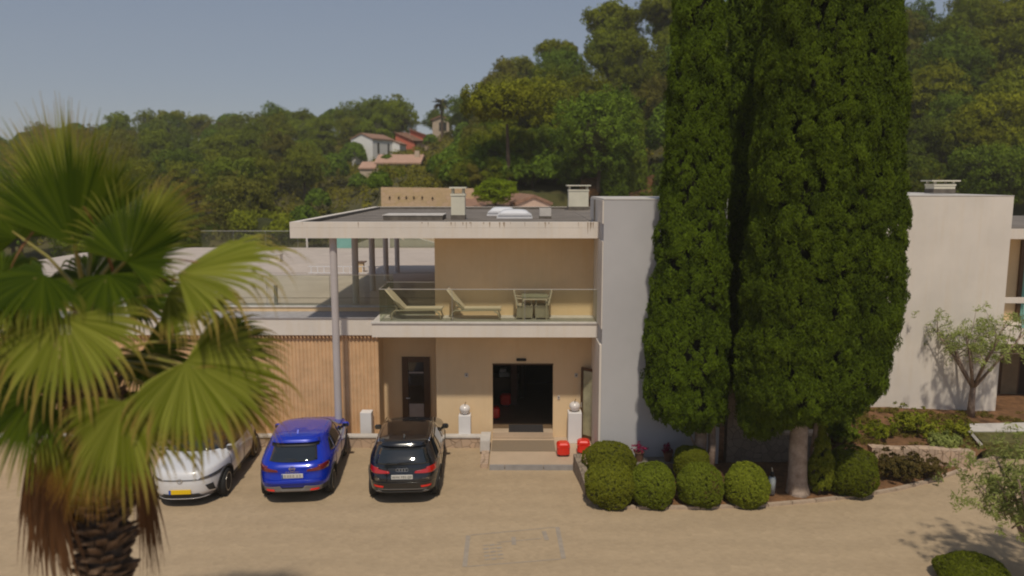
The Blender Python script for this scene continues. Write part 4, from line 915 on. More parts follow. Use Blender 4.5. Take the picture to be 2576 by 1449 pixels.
c2 = cypress('very wide tall cypress with a thick pale trunk, right of the two big ones', (x, 18.75, gz(x,18.75)-.05),
  [(1.55,.15,-1.0),(1.72,.40,-.95),(2.0,.62,-.78),(2.2,.9,-.48),(2.42,1.38,-.05),(2.75,1.6,.02),(3.2,1.66,.16),(4.2,1.68,.26),(5.5,1.72,.33),(7.0,1.68,.32),(8.6,1.62,.28),(10.5,1.52,.24),(12.5,1.3,.15),(14.5,.7,.15),(15.5,.1,.15)], 23, 9000, .095, 74, .0195,
  [([(.02,0,-.05),(0,0,.10),(0,0,.5),(-.02,0,1.2),(0,.05,3)],[.34,.27,.235,.22,.20]), ([(.42,.25,0),(.48,.25,.9),(.60,.25,1.9),(.7,.3,3)],[.10,.11,.13,.12]), ([(-.17,-.12,-.05),(-.12,-.10,.5)],[.10,.04]), ([(.22,-.12,-.05),(.14,-.10,.45)],[.10,.04])], bark=mat('pale_bark', (0.27,0.20,0.155), 0.9, scale=5, bump=.7, bscale=16, col2=(0.46,0.36,0.29)))
x = X_at(1862, 21.2, .4)
c3 = cypress('shaded cypress squeezed between and behind the two big ones', (x, 21.3, gz(x,21.5)-.05),
  [(1.3,.2,0),(1.8,.4,0),(2.6,.5,0),(5,.52,-.05),(8,.52,-.1),(11,.5,-.15),(14,.4,-.15),(15.5,.1,-.15)], 31, 2200, .12, 50, .03,
  [([(0,0,0),(0,0,3)],[.2,.15])])
# young shoot beside the pale trunk
x = X_at(2052, 19.0, .4)
cypress('young bright green cypress shoot close against the thick pale trunk', (x, 18.75, gz(x,18.75)), [(.12,.08,0),(.3,.17,0),(.7,.20,0),(1.0,.14,0),(1.5,.08,-.02),(2.0,.02,-.06)], 41, 420, .06, 40, .016, [([(0,0,0),(0,0,1)],[.03,.02])], F=F_ball, name='young_cypress')

# ================================================================== clipped bushes
def ball(px, D, rx, rz_, label, seed, F=F_ball, z0=None, n=2600, name='clipped_bush', group='clipped round bushes in the bed', zc=None, dry=False):
    x = X_at(px, D, .5); zb = gz(max(x,1.8), D) if z0 is None else z0
    t = thing(name, label, 'bush', (x, D, zb), 0, group); r_ = np.random.default_rng(seed)
    C = []; Nn = []; ti = []
    for k in range(n):
        d = r_.normal(size=3); d /= np.linalg.norm(d)
        l = nz(d*1.0, 1.6, seed)*.13+nz(d*1.0, 6, seed)*.06
        sh = 1.0 if d[2] > 0 else 1.0
        q = np.sign(d)*np.abs(d)**.90
        p = q*[rx,rx,rz_]*(1+l); p[2] += rz_*1.0-.02
        if p[2] < .0: p[2] = .0
        C.append(p); Nn.append(d); ti.append(np.clip(.5+l*3+r_.normal()*.12, 0, 1))
    cv, cf = revolve_core([(rx*.90*math.sin(a), rz_*(1-.90*math.cos(a))) for a in np.linspace(.12, 3.02, 9)], n=16)
    meobj('foliage', leaf_mesh('foliage', C, Nn, .04, 16, .0115, [F, F_ballcore], tint=ti, core=(cv, cf), asp=1.5), t)
    if dry:
        C = []; Nn = []
        for k in range(260):
            d = np.array([.8,-.6,.1])+r_.normal(size=3)*.28; d /= np.linalg.norm(d); C.append(d*[rx*1.02,rx*1.02,rz_*1.02]+[0,0,rz_]); Nn.append(d)
        meobj('dry_patch', leaf_mesh('dry_patch', C, Nn, .03, 12, .011, F_dry), t)
    b = MB(); b.tube([(0,0,-.05),(0,0,.25)], .04, 6); b.build('stem', M_barkd, t, world=False)
    return t
ball(1534, 19.75, .66, .44, 'widest clipped bush, at the back left of the bed nearest the red stools', 1, z0=.12)
ball(1536, 18.22, .60, .52, 'clipped round bush at the front left corner of the bed', 2, z0=.0)
ball(1641, 18.22, .55, .51, 'second clipped bush along the kerb, from the left', 3, z0=.0)
ball(1738, 19.5, .42, .46, 'small clipped bush behind the kerb row, at the foot of the slimmer cypress', 4, z0=.12)
ball(1760, 18.22, .52, .51, 'third clipped bush along the kerb, with a brownish right side', 5, z0=.0, dry=True)
ball(1877, 18.22, .50, .50, 'clipped bush at the right end of the kerb row, by the small white canister', 6, z0=.0)
ball(2139, 18.9, .62, .58, 'dark green clipped bush standing alone right of the thick pale trunk', 7, F=F_dball, z0=.05)
# canister
x = X_at(1946, 18.45, .4)
t = thing('garden_canister', 'small pale grey canister with dark top beside the last clipped bush', 'canister', (x, 18.6, .12))
b = MB(); b.lathe([(.085,.12),(.095,.50),(.085,.56),(.05,.57)], (x,18.6,0), 16); b.build('canister_body', mat('pale_blue_grey',(0.34,0.38,0.40),.4), t, smooth=True)
b = MB(); b.lathe([(.045,.575),(.05,.66),(.02,.70)], (x,18.6,0), 12); b.build('canister_cap', M_black, t)
b = MB(); b.tube([(x,18.6,.70),(x-.02,18.6,.80)], .015, 6); b.build('nozzle', M_steel, t)

# loose shrubs in the right bed
def shrub(px, py, D, w_, h, label, seed, F, n=240, ls=.028, name='shrub', z0=None, nl=26):
    x = X_at(px, D, .6); zb = gz(x, D) if z0 is None else z0
    t = thing(name, label, 'shrub', (x, D, zb)); r_ = np.random.default_rng(seed); C = []; Nn = []; b = MB()
    for k in range(n):
        a = r_.random()*6.283; q = r_.random()**.6; el = r_.random()
        d = np.array([math.cos(a)*q, math.sin(a)*q, .25+.75*el]); p = d*[w_/2, w_/2, h]*(.6+.5*r_.random())
        C.append(p); Nn.append(d/np.linalg.norm(d))
        if k < 14: b.tube([(0,0,0), tuple(p*.5+r_.normal(size=3)*.02), tuple(p)], [.012,.009,.004], 4)
    meobj('foliage', leaf_mesh('foliage', C, Nn, .07, nl, ls, F), t); b.build('stem', M_barkd, t, world=False)
shrub(2285, 0, 22.3, .95, .70, 'upright bright green shrub in the middle of the upper bed', 1, F_ball, n=130, nl=20)
shrub(2345, 0, 21.9, .9, .5, 'low green shrub right of the upright one in the upper bed', 2, F_ball, n=70, nl=18)
shrub(2405, 0, 22.2, .8, .45, 'small low green shrub nearest the pale garden path', 3, F_ball, n=70, nl=18)
shrub(2205, 0, 21.9, 1.1, .45, 'low yellowish shrub behind the dark clipped bush', 4, F_tree[1], n=80, nl=18)
shrub(2105, 0, 21.4, 1.1, .95, 'dark loose shrub in the shade behind the thick pale trunk', 5, F_tree[0], n=300)
shrub(2255, 0, 19.7, 1.25, .65, 'dry brown leaved shrub in front of the low sunlit wall', 6, F_dry, n=170, nl=20)
shrub(2330, 0, 19.9, 1.1, .50, 'sparse reddish green shrub at the right end of the lower bed', 7, F_dry, n=110, nl=20)
shrub(2375, 0, 21.2, .9, .35, 'flat grey green shrub on top of the low sunlit wall', 8, F_olive, n=120)

C = []; Nn = []; ti = []
for k in range(2600):
    x = random.uniform(8.8, 16.5); y = random.uniform(21.2, 24.3)
    v = nz((x,y,0), 1.1, 4)
    if v < -.05: continue
    C.append((x, y, bed_h(x,y)+.03)); Nn.append((0,0,1)); ti.append(random.random())
F_grass = leafmat('dry_grass', (0.09,0.075,0.012), (0.20,0.17,0.03), .2, objvar=0)
setp(meobj('ground_plants', leaf_mesh('ground_plants', C, Nn, .07, 14, .014, F_grass, tint=ti, asp=3)), kind='stuff')
# ================================================================== olive trees
def branchy(label, base, H, trunk_h, spread, seed, F, dens, name='olive_tree', rad=.11, ls=.022, crown_z=None, nb=6, lean=0, leafn=26, rcl=.16):
    t = thing(name, label, 'olive tree', base); r_ = np.random.default_rng(seed); b = MB(); tips = []
    p0 = np.array([0,0,0.]); p1 = np.array([lean*.3,0,trunk_h]); b.tube([tuple(p0), (lean*.1,.02,trunk_h*.5), tuple(p1)], [rad*1.25, rad, rad*.85], 10)
    b.build('trunk', M_bark, t, smooth=True, world=False)
    for k in range(nb):
        a = 6.283*k/nb+r_.random()*.5; m1 = p1+np.array([math.cos(a)*spread*.33, math.sin(a)*spread*.33, (H-trunk_h)*.38]); e1 = p1+np.array([math.cos(a)*spread*.75, math.sin(a)*spread*.75, (H-trunk_h)*(.62+.25*r_.random())])
        b = MB(); b.tube([tuple(p1-[0,0,.05]), tuple(m1+r_.normal(size=3)*.03), tuple(e1)], [rad*.55, rad*.36, rad*.12], 7)
        for j in range(6):
            s = p1+(e1-p1)*(.45+.1*j) if j < 5 else m1; e = s+r_.normal(size=3)*[spread*.28,spread*.28,.25]+[0,0,(H-trunk_h)*.22]; tips += [e, (s+e)/2]
            b.tube([tuple(s), tuple((s+e)/2+r_.normal(size=3)*.03), tuple(e)], [rad*.16, rad*.1, rad*.04], 5)
        b.build('branch', M_bark, t, smooth=True, world=False)
    C = []
    for e in tips:
        for _ in range(dens): C.append(e+r_.normal(size=3)*[spread*.16,spread*.16,.16])
    C = np.array(C); Nn = C-p1; Nn /= np.linalg.norm(Nn, axis=1)[:,None]
    meobj('crown', leaf_mesh('crown', C, Nn, rcl, leafn, ls, F, asp=2.6, shell=False), t); return t
x = X_at(2459, 23.6, 1.5)
branchy('young olive tree with forked pale trunk against the cream annex wall', (x, 23.9, .45), 3.45, 1.0, 1.75, 5, F_olive, 3, rad=.10, nb=7, leafn=24)
branchy('olive tree reaching in from the right edge in front of the small lawn', (10.25, 14.4, 0), 2.75, .45, 1.45, 8, F_olive, 5, rad=.12, nb=7, leafn=28)
x = X_at(2446, 15.1, .4)
ball(2446, 14.5, .62, .24, 'clipped bush cut off by the bottom edge of the photo at the right', 9, F=F_dball, z0=0, group=None)

# ================================================================== hillside terrain
pxs = [-900,0,400,690,950,1060,1180,1340,1440,1560,1700,2250,2576,3400]
tts = [.055,.060,.080,.083,.096,.094,.108,.140,.160,.195,.225,.215,.235,.24]
def ridge(px):
    Yr = np.interp(px, [-400,900,1200,1500,2600],[165,160,130,105,100]); return Yr, CAMZ+Yr*np.interp(px, pxs, tts)-6.5
def hill_z(X, Y):
    px = 1299+1950*X/max(Y,1); Yr, zr = ridge(px)
    z0 = np.interp(px, [860,965,1500,1620], [0.,6.9,6.9,3.0])*np.clip((Y-57)/1.5, 0, 1)
    s = np.clip((Y-60)/(Yr-60), 0, 1.25); z = z0+(zr-z0)*s**np.interp(px, [860,960,1140,1250], [.95,1.5,1.5,.95])
    if s > 1: z = zr+(s-1)*3
    return z+.5*nz((X,Y,0), .06)*min(1,max(0,(Y-60)/20))
M_hill = mat('hillside_scrub', (0.045,0.05,0.012), 0.95, var=.3, scale=.3, bump=.8, bscale=2, col2=(0.12,0.095,0.03))
b = MB(); b.grid(lambda u,v: (lambda Y,px: ((px-1299)/1950*Y, Y, hill_z((px-1299)/1950*Y, Y)))(52+160*v**1.2, -1500+5600*u), 150, 110)
setp(b.build('hillside', M_hill, smooth=True), kind='structure')

# ================================================================== houses on the hill
M_tile = mat('clay_roof_tiles', (0.30,0.17,0.115), 0.85, var=.2, scale=3)
M_pink = mat('pink_render', (0.64,0.46,0.36), 0.9, var=.05)
M_redw = mat('red_render', (0.56,0.15,0.09), 0.9, var=.05)
M_win = mat('dark_window', (0.03,0.028,0.025), 0.2)
M_whouse = mat('white_house_render', (0.80,0.77,0.74), 0.9, var=.03)
def gable_house(name, label, D, px0, px1, pyb, hwall, hridge, depth, m, rot=0, axis='y', windows=(), sink=3, tile=M_tile, over=.3, chim=None):
    a, c = P(px0, pyb, D), P(px1, pyb, D); W = c.x-a.x; z = a.z; root = thing(name, label, 'house', ((a.x+c.x)/2, D, z), rot)
    hw = W/2
    b = MB()
    if axis == 'y':   # gable faces the camera
        b.prism([(-hw,-sink),(hw,-sink),(hw,hwall),(0,hridge),(-hw,hwall)], 'y', 0, depth); b.build('wall', m, root, world=False)
        b = MB(); t_ = .18
        for s in (-1, 1): b.prism([(0,hridge+.003),(s*(hw+over),hwall-over*(hridge-hwall)/hw+.003),(s*(hw+over),hwall-over*(hridge-hwall)/hw+t_),(0,hridge+t_)], 'y', -over, depth+over)
        b.build('roof', tile, root, world=False)
    else:
        b.box(-hw,hw,0,depth,-sink,hwall); b.prism([(0,hwall+.002),(depth,hwall+.002),(depth/2,hridge)], 'x', -hw, hw); b.build('wall', m, root, world=False)
        b = MB(); t_ = .18
        for y0, y1 in ((-over, depth/2), (depth+over, depth/2)):
            b.prism([(y0,hwall+.003-over*(hridge-hwall)/(depth/2)),(y1,hridge+.003),(y1,hridge+t_),(y0,hwall+t_-over*(hridge-hwall)/(depth/2))], 'x', -hw-over, hw+over)
        b.build('roof', tile, root, world=False)
    for (x0,x1_,z0,z1,side_) in windows:
        b = MB()
        if side_ == 'f': b.box(x0,x1_,-.05,-.004,z0,z1)
        else: b.box(hw+.004,hw+.05,x0,x1_,z0,z1)
        f = b.build('window', M_win, root, world=False)
    if chim: b = MB(); b.box(chim[0]-.3,chim[0]+.3,chim[1]-.3,chim[1]+.3,hwall,chim[2]); b.build('chimney', m, root, world=False)
    return root
gable_house('white_house', 'white gabled house with tiled roof on the hill, left of the red house', 115, 878, 943, 387, 2.1, 2.85, 5.6, M_whouse, rot=R(-24), over=.14, windows=[(-1.25,-.85,.95,1.5,'f'),(1.2,1.65,0.1,1.6,'s'),(3.9,4.35,0.1,1.6,'s')])
gable_house('white_annex', 'low white annex with lean roof joining the white house to the red one', 119, 975, 1006, 378, .9, 1.35, 4, M_whouse, rot=R(-6), over=.1)
def redpart(px0, px1, pyb, D, hl, hr_, label=None):
    a, c = P(px0,pyb,D), P(px1,pyb,D); return a, c
rh = thing('red_house', 'red rendered house with stepped sloping roofs on the hill', 'house', (P(1045,365,124).x, 124, P(1045,365,124).z))
def rp(px, py, D=124): p = P(px, py, D); return (p.x, p.z)
b = MB(); b.prism([rp(995,333.5),rp(995,395),rp(1043,395),rp(1043,367),rp(1039,353)], 'y', 124, 131); b.build('wall', M_redw, rh)
b = MB(); b.prism([rp(1022,321.5),rp(1022,385),rp(1082,385),rp(1082,345)], 'y', 128, 136); b.build('rear_wall', M_redw, rh)
b = MB(); b.prism([rp(992,333),rp(1040,353.5),rp(1066,354),rp(1020,332)], 'y', 124.6, 127.9); b.prism([rp(992,333),rp(1041,354.5),rp(1041,352.5),rp(992,331)], 'y', 123.7, 124.5); b.build('roof', M_tile, rh)
b = MB(); b.prism([rp(1021,320.8),rp(1104,352),rp(1104,349.5),rp(1021,318.5)], 'y', 127.6, 136); b.prism([rp(1078,345),rp(1104,353),rp(1104,349.5),rp(1078,342)], 'y', 127.2, 127.55); b.build('rear_roof', M_tile, rh)
b = MB(); b.prism([rp(1044,366),rp(1044,400),rp(1076,400),rp(1076,357),rp(1046,357)], 'y', 125.5, 127); b.build('side_wall', M_pink, rh)
b = MB(); b.prism([rp(1073,334),rp(1073,346),rp(1079,346),rp(1079,334)], 'y', 127, 127.5); b.build('chimney', M_redw, rh)
hp = gable_house('pink_roofed_house', 'long cream house with pale pink tiled roof below the white and red houses', 95, 947, 1055, 432, 1.0, 2.0, 6.5, mat('cream_house',(0.50,0.40,0.30),.9), axis='x', over=.25, tile=mat('pink_tiles',(0.46,0.28,0.20),.85,var=.1), windows=[(-.3,1.2,-.4,.75,'f')], chim=(2.1,2.2,2.6))
gable_house('pink_roofed_annex', 'small overgrown wing left of the long house with pink tiled roof', 96, 905, 944, 432, .35, 1.1, 5, mat('cream_house',(0.50,0.40,0.30),.9), axis='x', over=.15, tile=mat('pink_tiles',(0.46,0.28,0.20),.85,var=.1))
gable_house('cream_house', 'small cream house high on the hill beside the tall thin palm', 138, 1088, 1130, 331, 2.0, 2.6, 6, mat('cream_house',(0.50,0.40,0.30),.9), windows=[(-.3,1.0,.1,1.6,'f')])
gh = gable_house('pink_gable_house', 'pale pink gabled house with tiled roof just beyond the flat roof', 52, 1300, 1386, 535, .55, 1.02, 9, M_pink, over=.12, rot=R(8), windows=[(-.1,.20,.12,.24,'f'),(.26,.50,.12,.24,'f'),(.66,.90,.14,.26,'f')], sink=4)
a = P(1180,500,53); c = P(1300,500,53)
b = MB(); b.prism([(53.5,a.z-.55),(58.5,P(1180,484,56).z-.12),(58.5,a.z-1.1),(53.5,a.z-1.1)], 'x', a.x-1.0, c.x); t_ = setp(b.build('tiled_shed_roof', M_tile), 'long low tiled roof running left from the pink gabled house', 'roof')
# old stone retaining wall with weep holes
sw2 = thing('retaining_wall', 'tall old ochre stone retaining wall with a row of holes beyond the flat roof', 'wall', (-6, 56.5, 0))
ret_mat = stonemat('ochre_ashlar', 2.4, (0.56,0.40,0.20), (0.62,0.43,0.29), (0.48,0.33,0.19), .3, squash=1.6)
a = P(958,471,56.5); c = P(1192,474,56.5)
b = MB(); b.prism([(a.x,-.5),(c.x,-.5),(c.x,c.z),(a.x,a.z)], 'y', 56.5, 57.2); b.build('stonework', ret_mat, sw2)
for q in (980,1003,1022,1041,1062,1088):
    p = P(q, 497 if q < 1070 else 499, 56.45); b = MB(); b.prism([(p.x-.06,p.z-.08),(p.x+.06,p.z-.08),(p.x+.06,p.z+.06),(p.x,p.z+.11),(p.x-.06,p.z+.06)], 'y', 56.44, 56.49); b.build('weep_hole', M_dark, sw2)
# ochre bank of bare soil behind the roof chimney
M_bank = mat('ochre_bank', (0.035,0.022,0.008), 0.95, scale=.9, bump=1, bscale=3, col2=(0.21,0.10,0.04))
b = MB(); b.grid(lambda u,v: (5+9*u+1.0*nz((u*5,v*4,1)), 60.0-3.5*(1-v)+1.2*nz((u*6,v*5,3)), 3.5+4.6*v+.5*nz((u*9,v*3,7))), 34, 14)
setp(b.build('soil_bank', M_bank, smooth=True), kind='structure')

# ================================================================== trees on the hill
M_tcore = mat('crown_inside', (0.030,0.034,0.005), 0.95, var=.4, scale=1.5)
F_scrub = leafmat('scrub_foliage', (0.08,0.085,0.006), (0.25,0.22,0.02), .2, objvar=0)
def crown_mesh(name, seed, kind, nl=4200):
    r_ = np.random.default_rng(seed); C = []; Nn = []; R_ = []; ti = []
    if kind == 'round':   cz, rx, rz_, nlob, lr = 4.4, 3.2, 3.4, 34, 1.15
    elif kind == 'pine':  cz, rx, rz_, nlob, lr = 6.2, 3.3, 1.3, 22, 1.0
    elif kind == 'tall':  cz, rx, rz_, nlob, lr = 4.8, 2.3, 4.0, 34, .95
    else:                 cz, rx, rz_, nlob, lr = 3.6, 3.4, 2.8, 40, .85
    for k in range(nlob):
        d = r_.normal(size=3); d /= np.linalg.norm(d); q = .55+.45*r_.random()
        c = d*[rx,rx,rz_]*q*.78+[0,0,cz]
        if c[2] < .8: c[2] = .8+r_.random()
        lrk = lr*(.65+.7*r_.random()); lt = r_.random()
        m = 26
        for j in range(m):
            e = r_.normal(size=3); e /= np.linalg.norm(e)
            if e[2] < -.3: e[2] *= -.6
            p = c+e*lrk*(1+.22*r_.normal()*.6)*[1,1,.85]; C.append(p); Nn.append(e); R_.append(.32*(.6+.8*r_.random())); ti.append(np.clip(lt*.5+r_.random()*.5,0,1))
    n = max(3, int(nl/len(C)*1.0))
    cv, cf = revolve_core([(rx*.50*math.sin(a_), cz-rz_*.52*math.cos(a_)) for a_ in np.linspace(.15, 3.0, 8)], n=12)
    return leaf_mesh(name, C, Nn, R_, n, .078, [F_tree[0], M_tcore], tint=ti, asp=1.35, core=(cv, cf))
protos = {}
# scrub and undergrowth between the trees
C = []; Nn = []; rs = []
for k in range(15000):
    px = random.uniform(-150, 2750); Y = 58+(math.sqrt(random.random()))*105; X = (px-1299)/1950*Y; Yr, _z = ridge(px)
    if Y > Yr+3 or (Y < 62 and px > 900): continue
    if proj((X, Y, hill_z(X, Y)))[1] > 620: continue
    h = .15+.9*max(0, nz((X,Y,0),.25,3)+.15); s = .35+.5*random.random()
    C.append((X, Y, hill_z(X, Y)+h*.6)); Nn.append((0,-.2,.98)); rs.append(s+h*.3)
setp(meobj('undergrowth', leaf_mesh('undergrowth', C, Nn, rs, 26, .13, F_scrub, tint=[.5+.5*nz(c,.15,9)+random.uniform(-.3,.3) for c in C], asp=1.4)), kind='stuff')
def proto(kind, seed, fi):
    k = (kind, seed, fi)
    if k not in protos:
        if (kind, seed) not in protos: protos[(kind, seed)] = crown_mesh('crown', seed, kind, 21000)
        me = protos[(kind, seed)]
        tb_ = MB(); tb_.tube([(0,0,-1.5),(.1,0,2),(0,.1,5)], [.22,.17,.08], 6)
        me2 = bpy.data.meshes.new('trunk'); me2.from_pydata(tb_.v, [], tb_.f); me2.materials.append(M_barkd)
        protos[k] = (me, me2)
    return protos[k]
TREES = []
WOOD = []
def hill_tree(X, Y, s, kind, fi, label, group='trees of the wood on the hillside', z=None, sx=1.0, name='broadleaf_tree', cat='tree', seed=None, now=False):
    if group and not now: WOOD.append((X, Y, s, kind, fi, label)); return
    if kind == 'pine' and name == 'broadleaf_tree': name = 'pine_tree'
    me, me2 = proto(kind, (random.randrange(4) if seed is None else seed), fi); z = hill_z(X, Y) if z is None else z
    t = thing(name, label, cat, (X, Y, z-.2), random.random()*6.28, group)
    for nme, m_ in (('crown', me), ('trunk', me2)):
        o = meobj(nme, m_, t); o.scale = (s*sx, s*sx, s)
        if nme == 'crown': o.material_slots[0].link = 'OBJECT'; o.material_slots[0].material = F_tree[fi]
    return t
KL = {('round',0):'dark green round tree in the dense wood on the hillside', ('round',1):'olive green round tree in the dense wood on the hillside', ('round',2):'brownish green round tree in the dense wood on the hillside',
      ('tall',0):'tall dark green tree in the dense wood on the hillside', ('tall',1):'tall olive green tree in the dense wood on the hillside', ('pine',3):'flat topped pine in the dense wood on the hillside',
      ('low',0):'low dark green bushy tree on the hillside', ('low',1):'low yellow green bushy tree on the hillside', ('low',2):'low brown green bushy tree on the hillside', ('tall',2):'tall brownish tree in the dense wood on the hillside', ('round',3):'yellowish round tree in the dense wood on the hillside'}
prot = [(872,1012,334,390,113),(984,1112,318,372,122),(940,1060,393,436,94),(1084,1134,293,334,135),(958,1185,466,540,56),(1236,1392,480,540,51),(1385,1510,474,535,57),(902,946,412,440,93)]
def fits(X, Y, s, hh=8.0, rr=3.4):
    z = hill_z(X, Y); p0 = proj((X-rr*s, Y, z)); p1 = proj((X+rr*s, Y, z+hh*s))
    for (x0,x1_,yt,yb,D) in prot:
        if Y < D+1 and p1[0] > x0-4 and p0[0] < x1_+4 and p1[1] < yb-3 and p0[1] > yt-8: return False
    return True
for k in range(150):
    px = random.uniform(1130, 1520); Y = random.uniform(63.5, 92); X = (px-1299)/1950*Y; s = random.uniform(.42,.75)
    while s > .25 and not fits(X, Y, s, 6.8): s *= .8
    if s <= .25: continue
    fi = random.choice([0,1,1,2]); hill_tree(X, Y, s, 'low', fi, KL[('low', fi)])
for k in range(34):
    px = 1150+11.5*k+random.uniform(-4,4); Y = random.uniform(60.6, 63.5); X = (px-1299)/1950*Y; s = random.uniform(.30,.46); fi = random.choice([0,1,1,2])
    hill_tree(X, Y, s, 'low', fi, KL[('low', fi)])
for k in range(60):
    px = random.uniform(2255, 2720); Y = random.uniform(62, 100); X = (px-1299)/1950*Y; s = random.uniform(.5,.85); kind, fi = random.choice([('round',1),('round',0),('low',1),('low',0),('round',3)])
    hill_tree(X, Y, s, kind, fi, KL[(kind, fi)])
row = 61.0; ntree = 0
while row < 172:
    sp = 6.3+(row-60)*.022; lat = -60+random.random()*20
    px = -160+random.random()*60
    while px < 2760:
        Yr, zr = ridge(px)
        Y = row+random.uniform(-2.5,2.5); X = (px-1299)/1950*Y
        px += sp*1950/row*random.uniform(.85,1.15)
        if Y > Yr+5: continue
        if 960 < px < 1500 and Y < 63: continue
        n_ = nz((X*.05, Y*.05, 0), 1, 5)+random.uniform(-.35,.35); pr = px > 1180
        if pr: kind, fi = random.choice([('round',1),('round',3),('tall',1),('pine',3),('round',0),('round',2),('tall',2)]) if n_ > -.1 else random.choice([('round',0),('tall',0),('round',3),('low',0)])
        else: kind, fi = random.choice([('round',1),('tall',1),('low',1),('round',2)]) if n_ > .0 else random.choice([('round',0),('tall',0),('round',0),('low',0),('round',1)])
        open_ = 940 < px < 1150 and Y < 125
        s = random.uniform(.82,1.12)*(1.15 if px > 1350 and Y > 80 else 1)
        if px < 930 and Y < 75: s *= .95
        if open_: kind, fi, s = 'low', random.choice([0,1,1,2]), random.uniform(.35,.62)
        elif 1150 <= px < 1480 and Y < 95: s *= .72
        hh = {'round':8,'tall':9,'pine':7.8,'low':6.8}[kind]
        top = proj((X, Y, hill_z(X,Y)+hh*s))
        if top[1] > 600 or px > 2760: continue
        ok = fits(X, Y, s, hh)
        while not ok and s > .28: s *= .8; ok = fits(X, Y, s, hh)
        if not ok: continue
        if s < .5: kind = 'low'; fi = fi if fi < 3 else 1
        hill_tree(X, Y, s, kind, fi, KL[(kind, fi)]); ntree += 1
    row += 7.2+(row-60)*.03
print('TREES', ntree)
def showing(q):
    X, Y, s, kind = q[:4]; x, y = proj((X, Y, hill_z(X, Y)+7*s)); v = s*1000/Y
    if x < -40 or x > 2620 or y > 560: v *= .1
    if 1700 < x < 2235: v *= .15
    return -v
WOOD.sort(key=showing); nb = 0; REST = []
for q in WOOD:
    if q[3] != 'pine':
        nb += 1
        if nb > 285: REST.append(q); continue
    hill_tree(*q, now=True)
C = []; Nn = []; rs = []; ti = []
for X, Y, s, kind, fi, lab in REST:
    z0 = hill_z(X, Y)
    for k in range(int(150*s)+20):
        d = rng.normal(size=3); d /= np.linalg.norm(d); d[2] = abs(d[2])*1.1-.3
        C.append((X+d[0]*3*s, Y+d[1]*3*s, z0+(4.2+d[2]*3.4)*s)); Nn.append(d); rs.append(.75*s); ti.append(rng.random())
setp(meobj('distant_wood', leaf_mesh('distant_wood', C, Nn, rs, 26, .15, F_tree[0], tint=ti, asp=1.4)), kind='stuff')
print('REST', len(REST))
def special(px, ytop, D, s, kind, fi, label, sx=1, name='broadleaf_tree', seed=0):
    hh = {'round':7.8,'tall':8.8,'pine':7.5,'low':6.4}[kind]; p = P(px, ytop, D)
    return hill_tree(p.x, D, s, kind, fi, label, None, z=p.z-hh*s+.2, sx=sx, name=name, seed=seed)
special(690, 256, 148, 1.15, 'round', 0, 'dark domed tree standing above the skyline left of the white house', seed=1)
special(690, 322, 120, .9, 'low', 4, 'bright green flat tree below the dark domed tree', seed=1)
special(940, 240, 140, 1.45, 'round', 0, 'broad airy tree on the skyline above the white house', sx=1.15, seed=2)
special(1180, 222, 128, 1.35, 'round', 0, 'dark green tree on the skyline right of the tall thin palm', seed=3)
special(770, 276, 150, .8, 'round', 0, 'small rounded skyline tree right of the dark domed tree', seed=0)
special(1398, 108, 103, .95, 'pine', 3, 'umbrella pine on the skyline left of the highest pines', name='umbrella_pine', seed=0)
special(1540, 18, 98, 1.25, 'pine', 3, 'large umbrella pine on the highest skyline left of the cypress', name='umbrella_pine', seed=1)
special(1668, 2, 96, 1.1, 'pine', 3, 'umbrella pine partly hidden behind the slimmer cypress', name='umbrella_pine', seed=2)
special(1300, 165, 112, 1.15, 'tall', 0, 'tall feathery tree on the slope below the umbrella pines', seed=1)
special(430, 280, 158, .95, 'pine', 3, 'flat topped dark tree on the left skyline above the palm', name='umbrella_pine', seed=3)
special(1245, 447, 52.5, .34, 'low', 4, 'bright lime green little tree in front of the low tiled roof', sx=1.5, seed=2)
special(985, 408, 88, .55, 'round', 4, 'bright green round tree in front of the pink roofed house', name='round_tree', seed=3)
def slim(px, ytop, ybot, D, wpx, label, seed, F=F_tree[0]):
    p = P(px, ytop, D); q = P(px, ybot, D); H = p.z-q.z; W = wpx/1950*D/2
    cypress(label, (p.x, D, q.z), [(.0,W*.5,0),(H*.15,W,0),(H*.5,W*.85,0),(H*.8,W*.5,0),(H,.03,0)], seed, 500, .3, 22, .09, [([(0,0,-1),(0,0,2)],[.15,.1])], F=F)
slim(1465, 245, 520, 62, 30, 'slender dark cypress on the hillside above the right chimney', 3, F_cyp); slim(1550, 300, 520, 58, 52, 'fuller green cypress on the hillside beside the grey tower', 4, F_cyp)
slim(1600, 300, 500, 60, 40, 'shaggy dark conifer right behind the grey tower top', 6)
# tall thin palm on the hill
p = P(1110, 252, 132); q = P(1110, 362, 132)
t = thing('hill_palm', 'tall thin palm on the hill beside the small cream house', 'palm tree', (p.x, 132, q.z))
b = MB(); b.tube([(0,0,-2),(.1,0,3),(0,0,p.z-q.z-.5)], [.28,.2,.2], 7); b.build('trunk', M_barkd, t, world=False)
b = MB()
for k in range(26):
    a_ = k*2.4; el = random.uniform(-.9,1.0); d = Vector((math.cos(a_)*math.cos(el), math.sin(a_)*math.cos(el), math.sin(el))); c = Vector((0,0,p.z-q.z-.5)); s = d.cross(Vector((0,0,1))).normalized()*.35
    b.add([c, c+d*.9+s, c+d*1.9+Vector((0,0,-.5)), c+d*.9-s], [(0,1,2,3)])
b.build('crown', mat('palm_far',(0.10,0.095,0.03),.8,var=.2), t, world=False, fix=False)
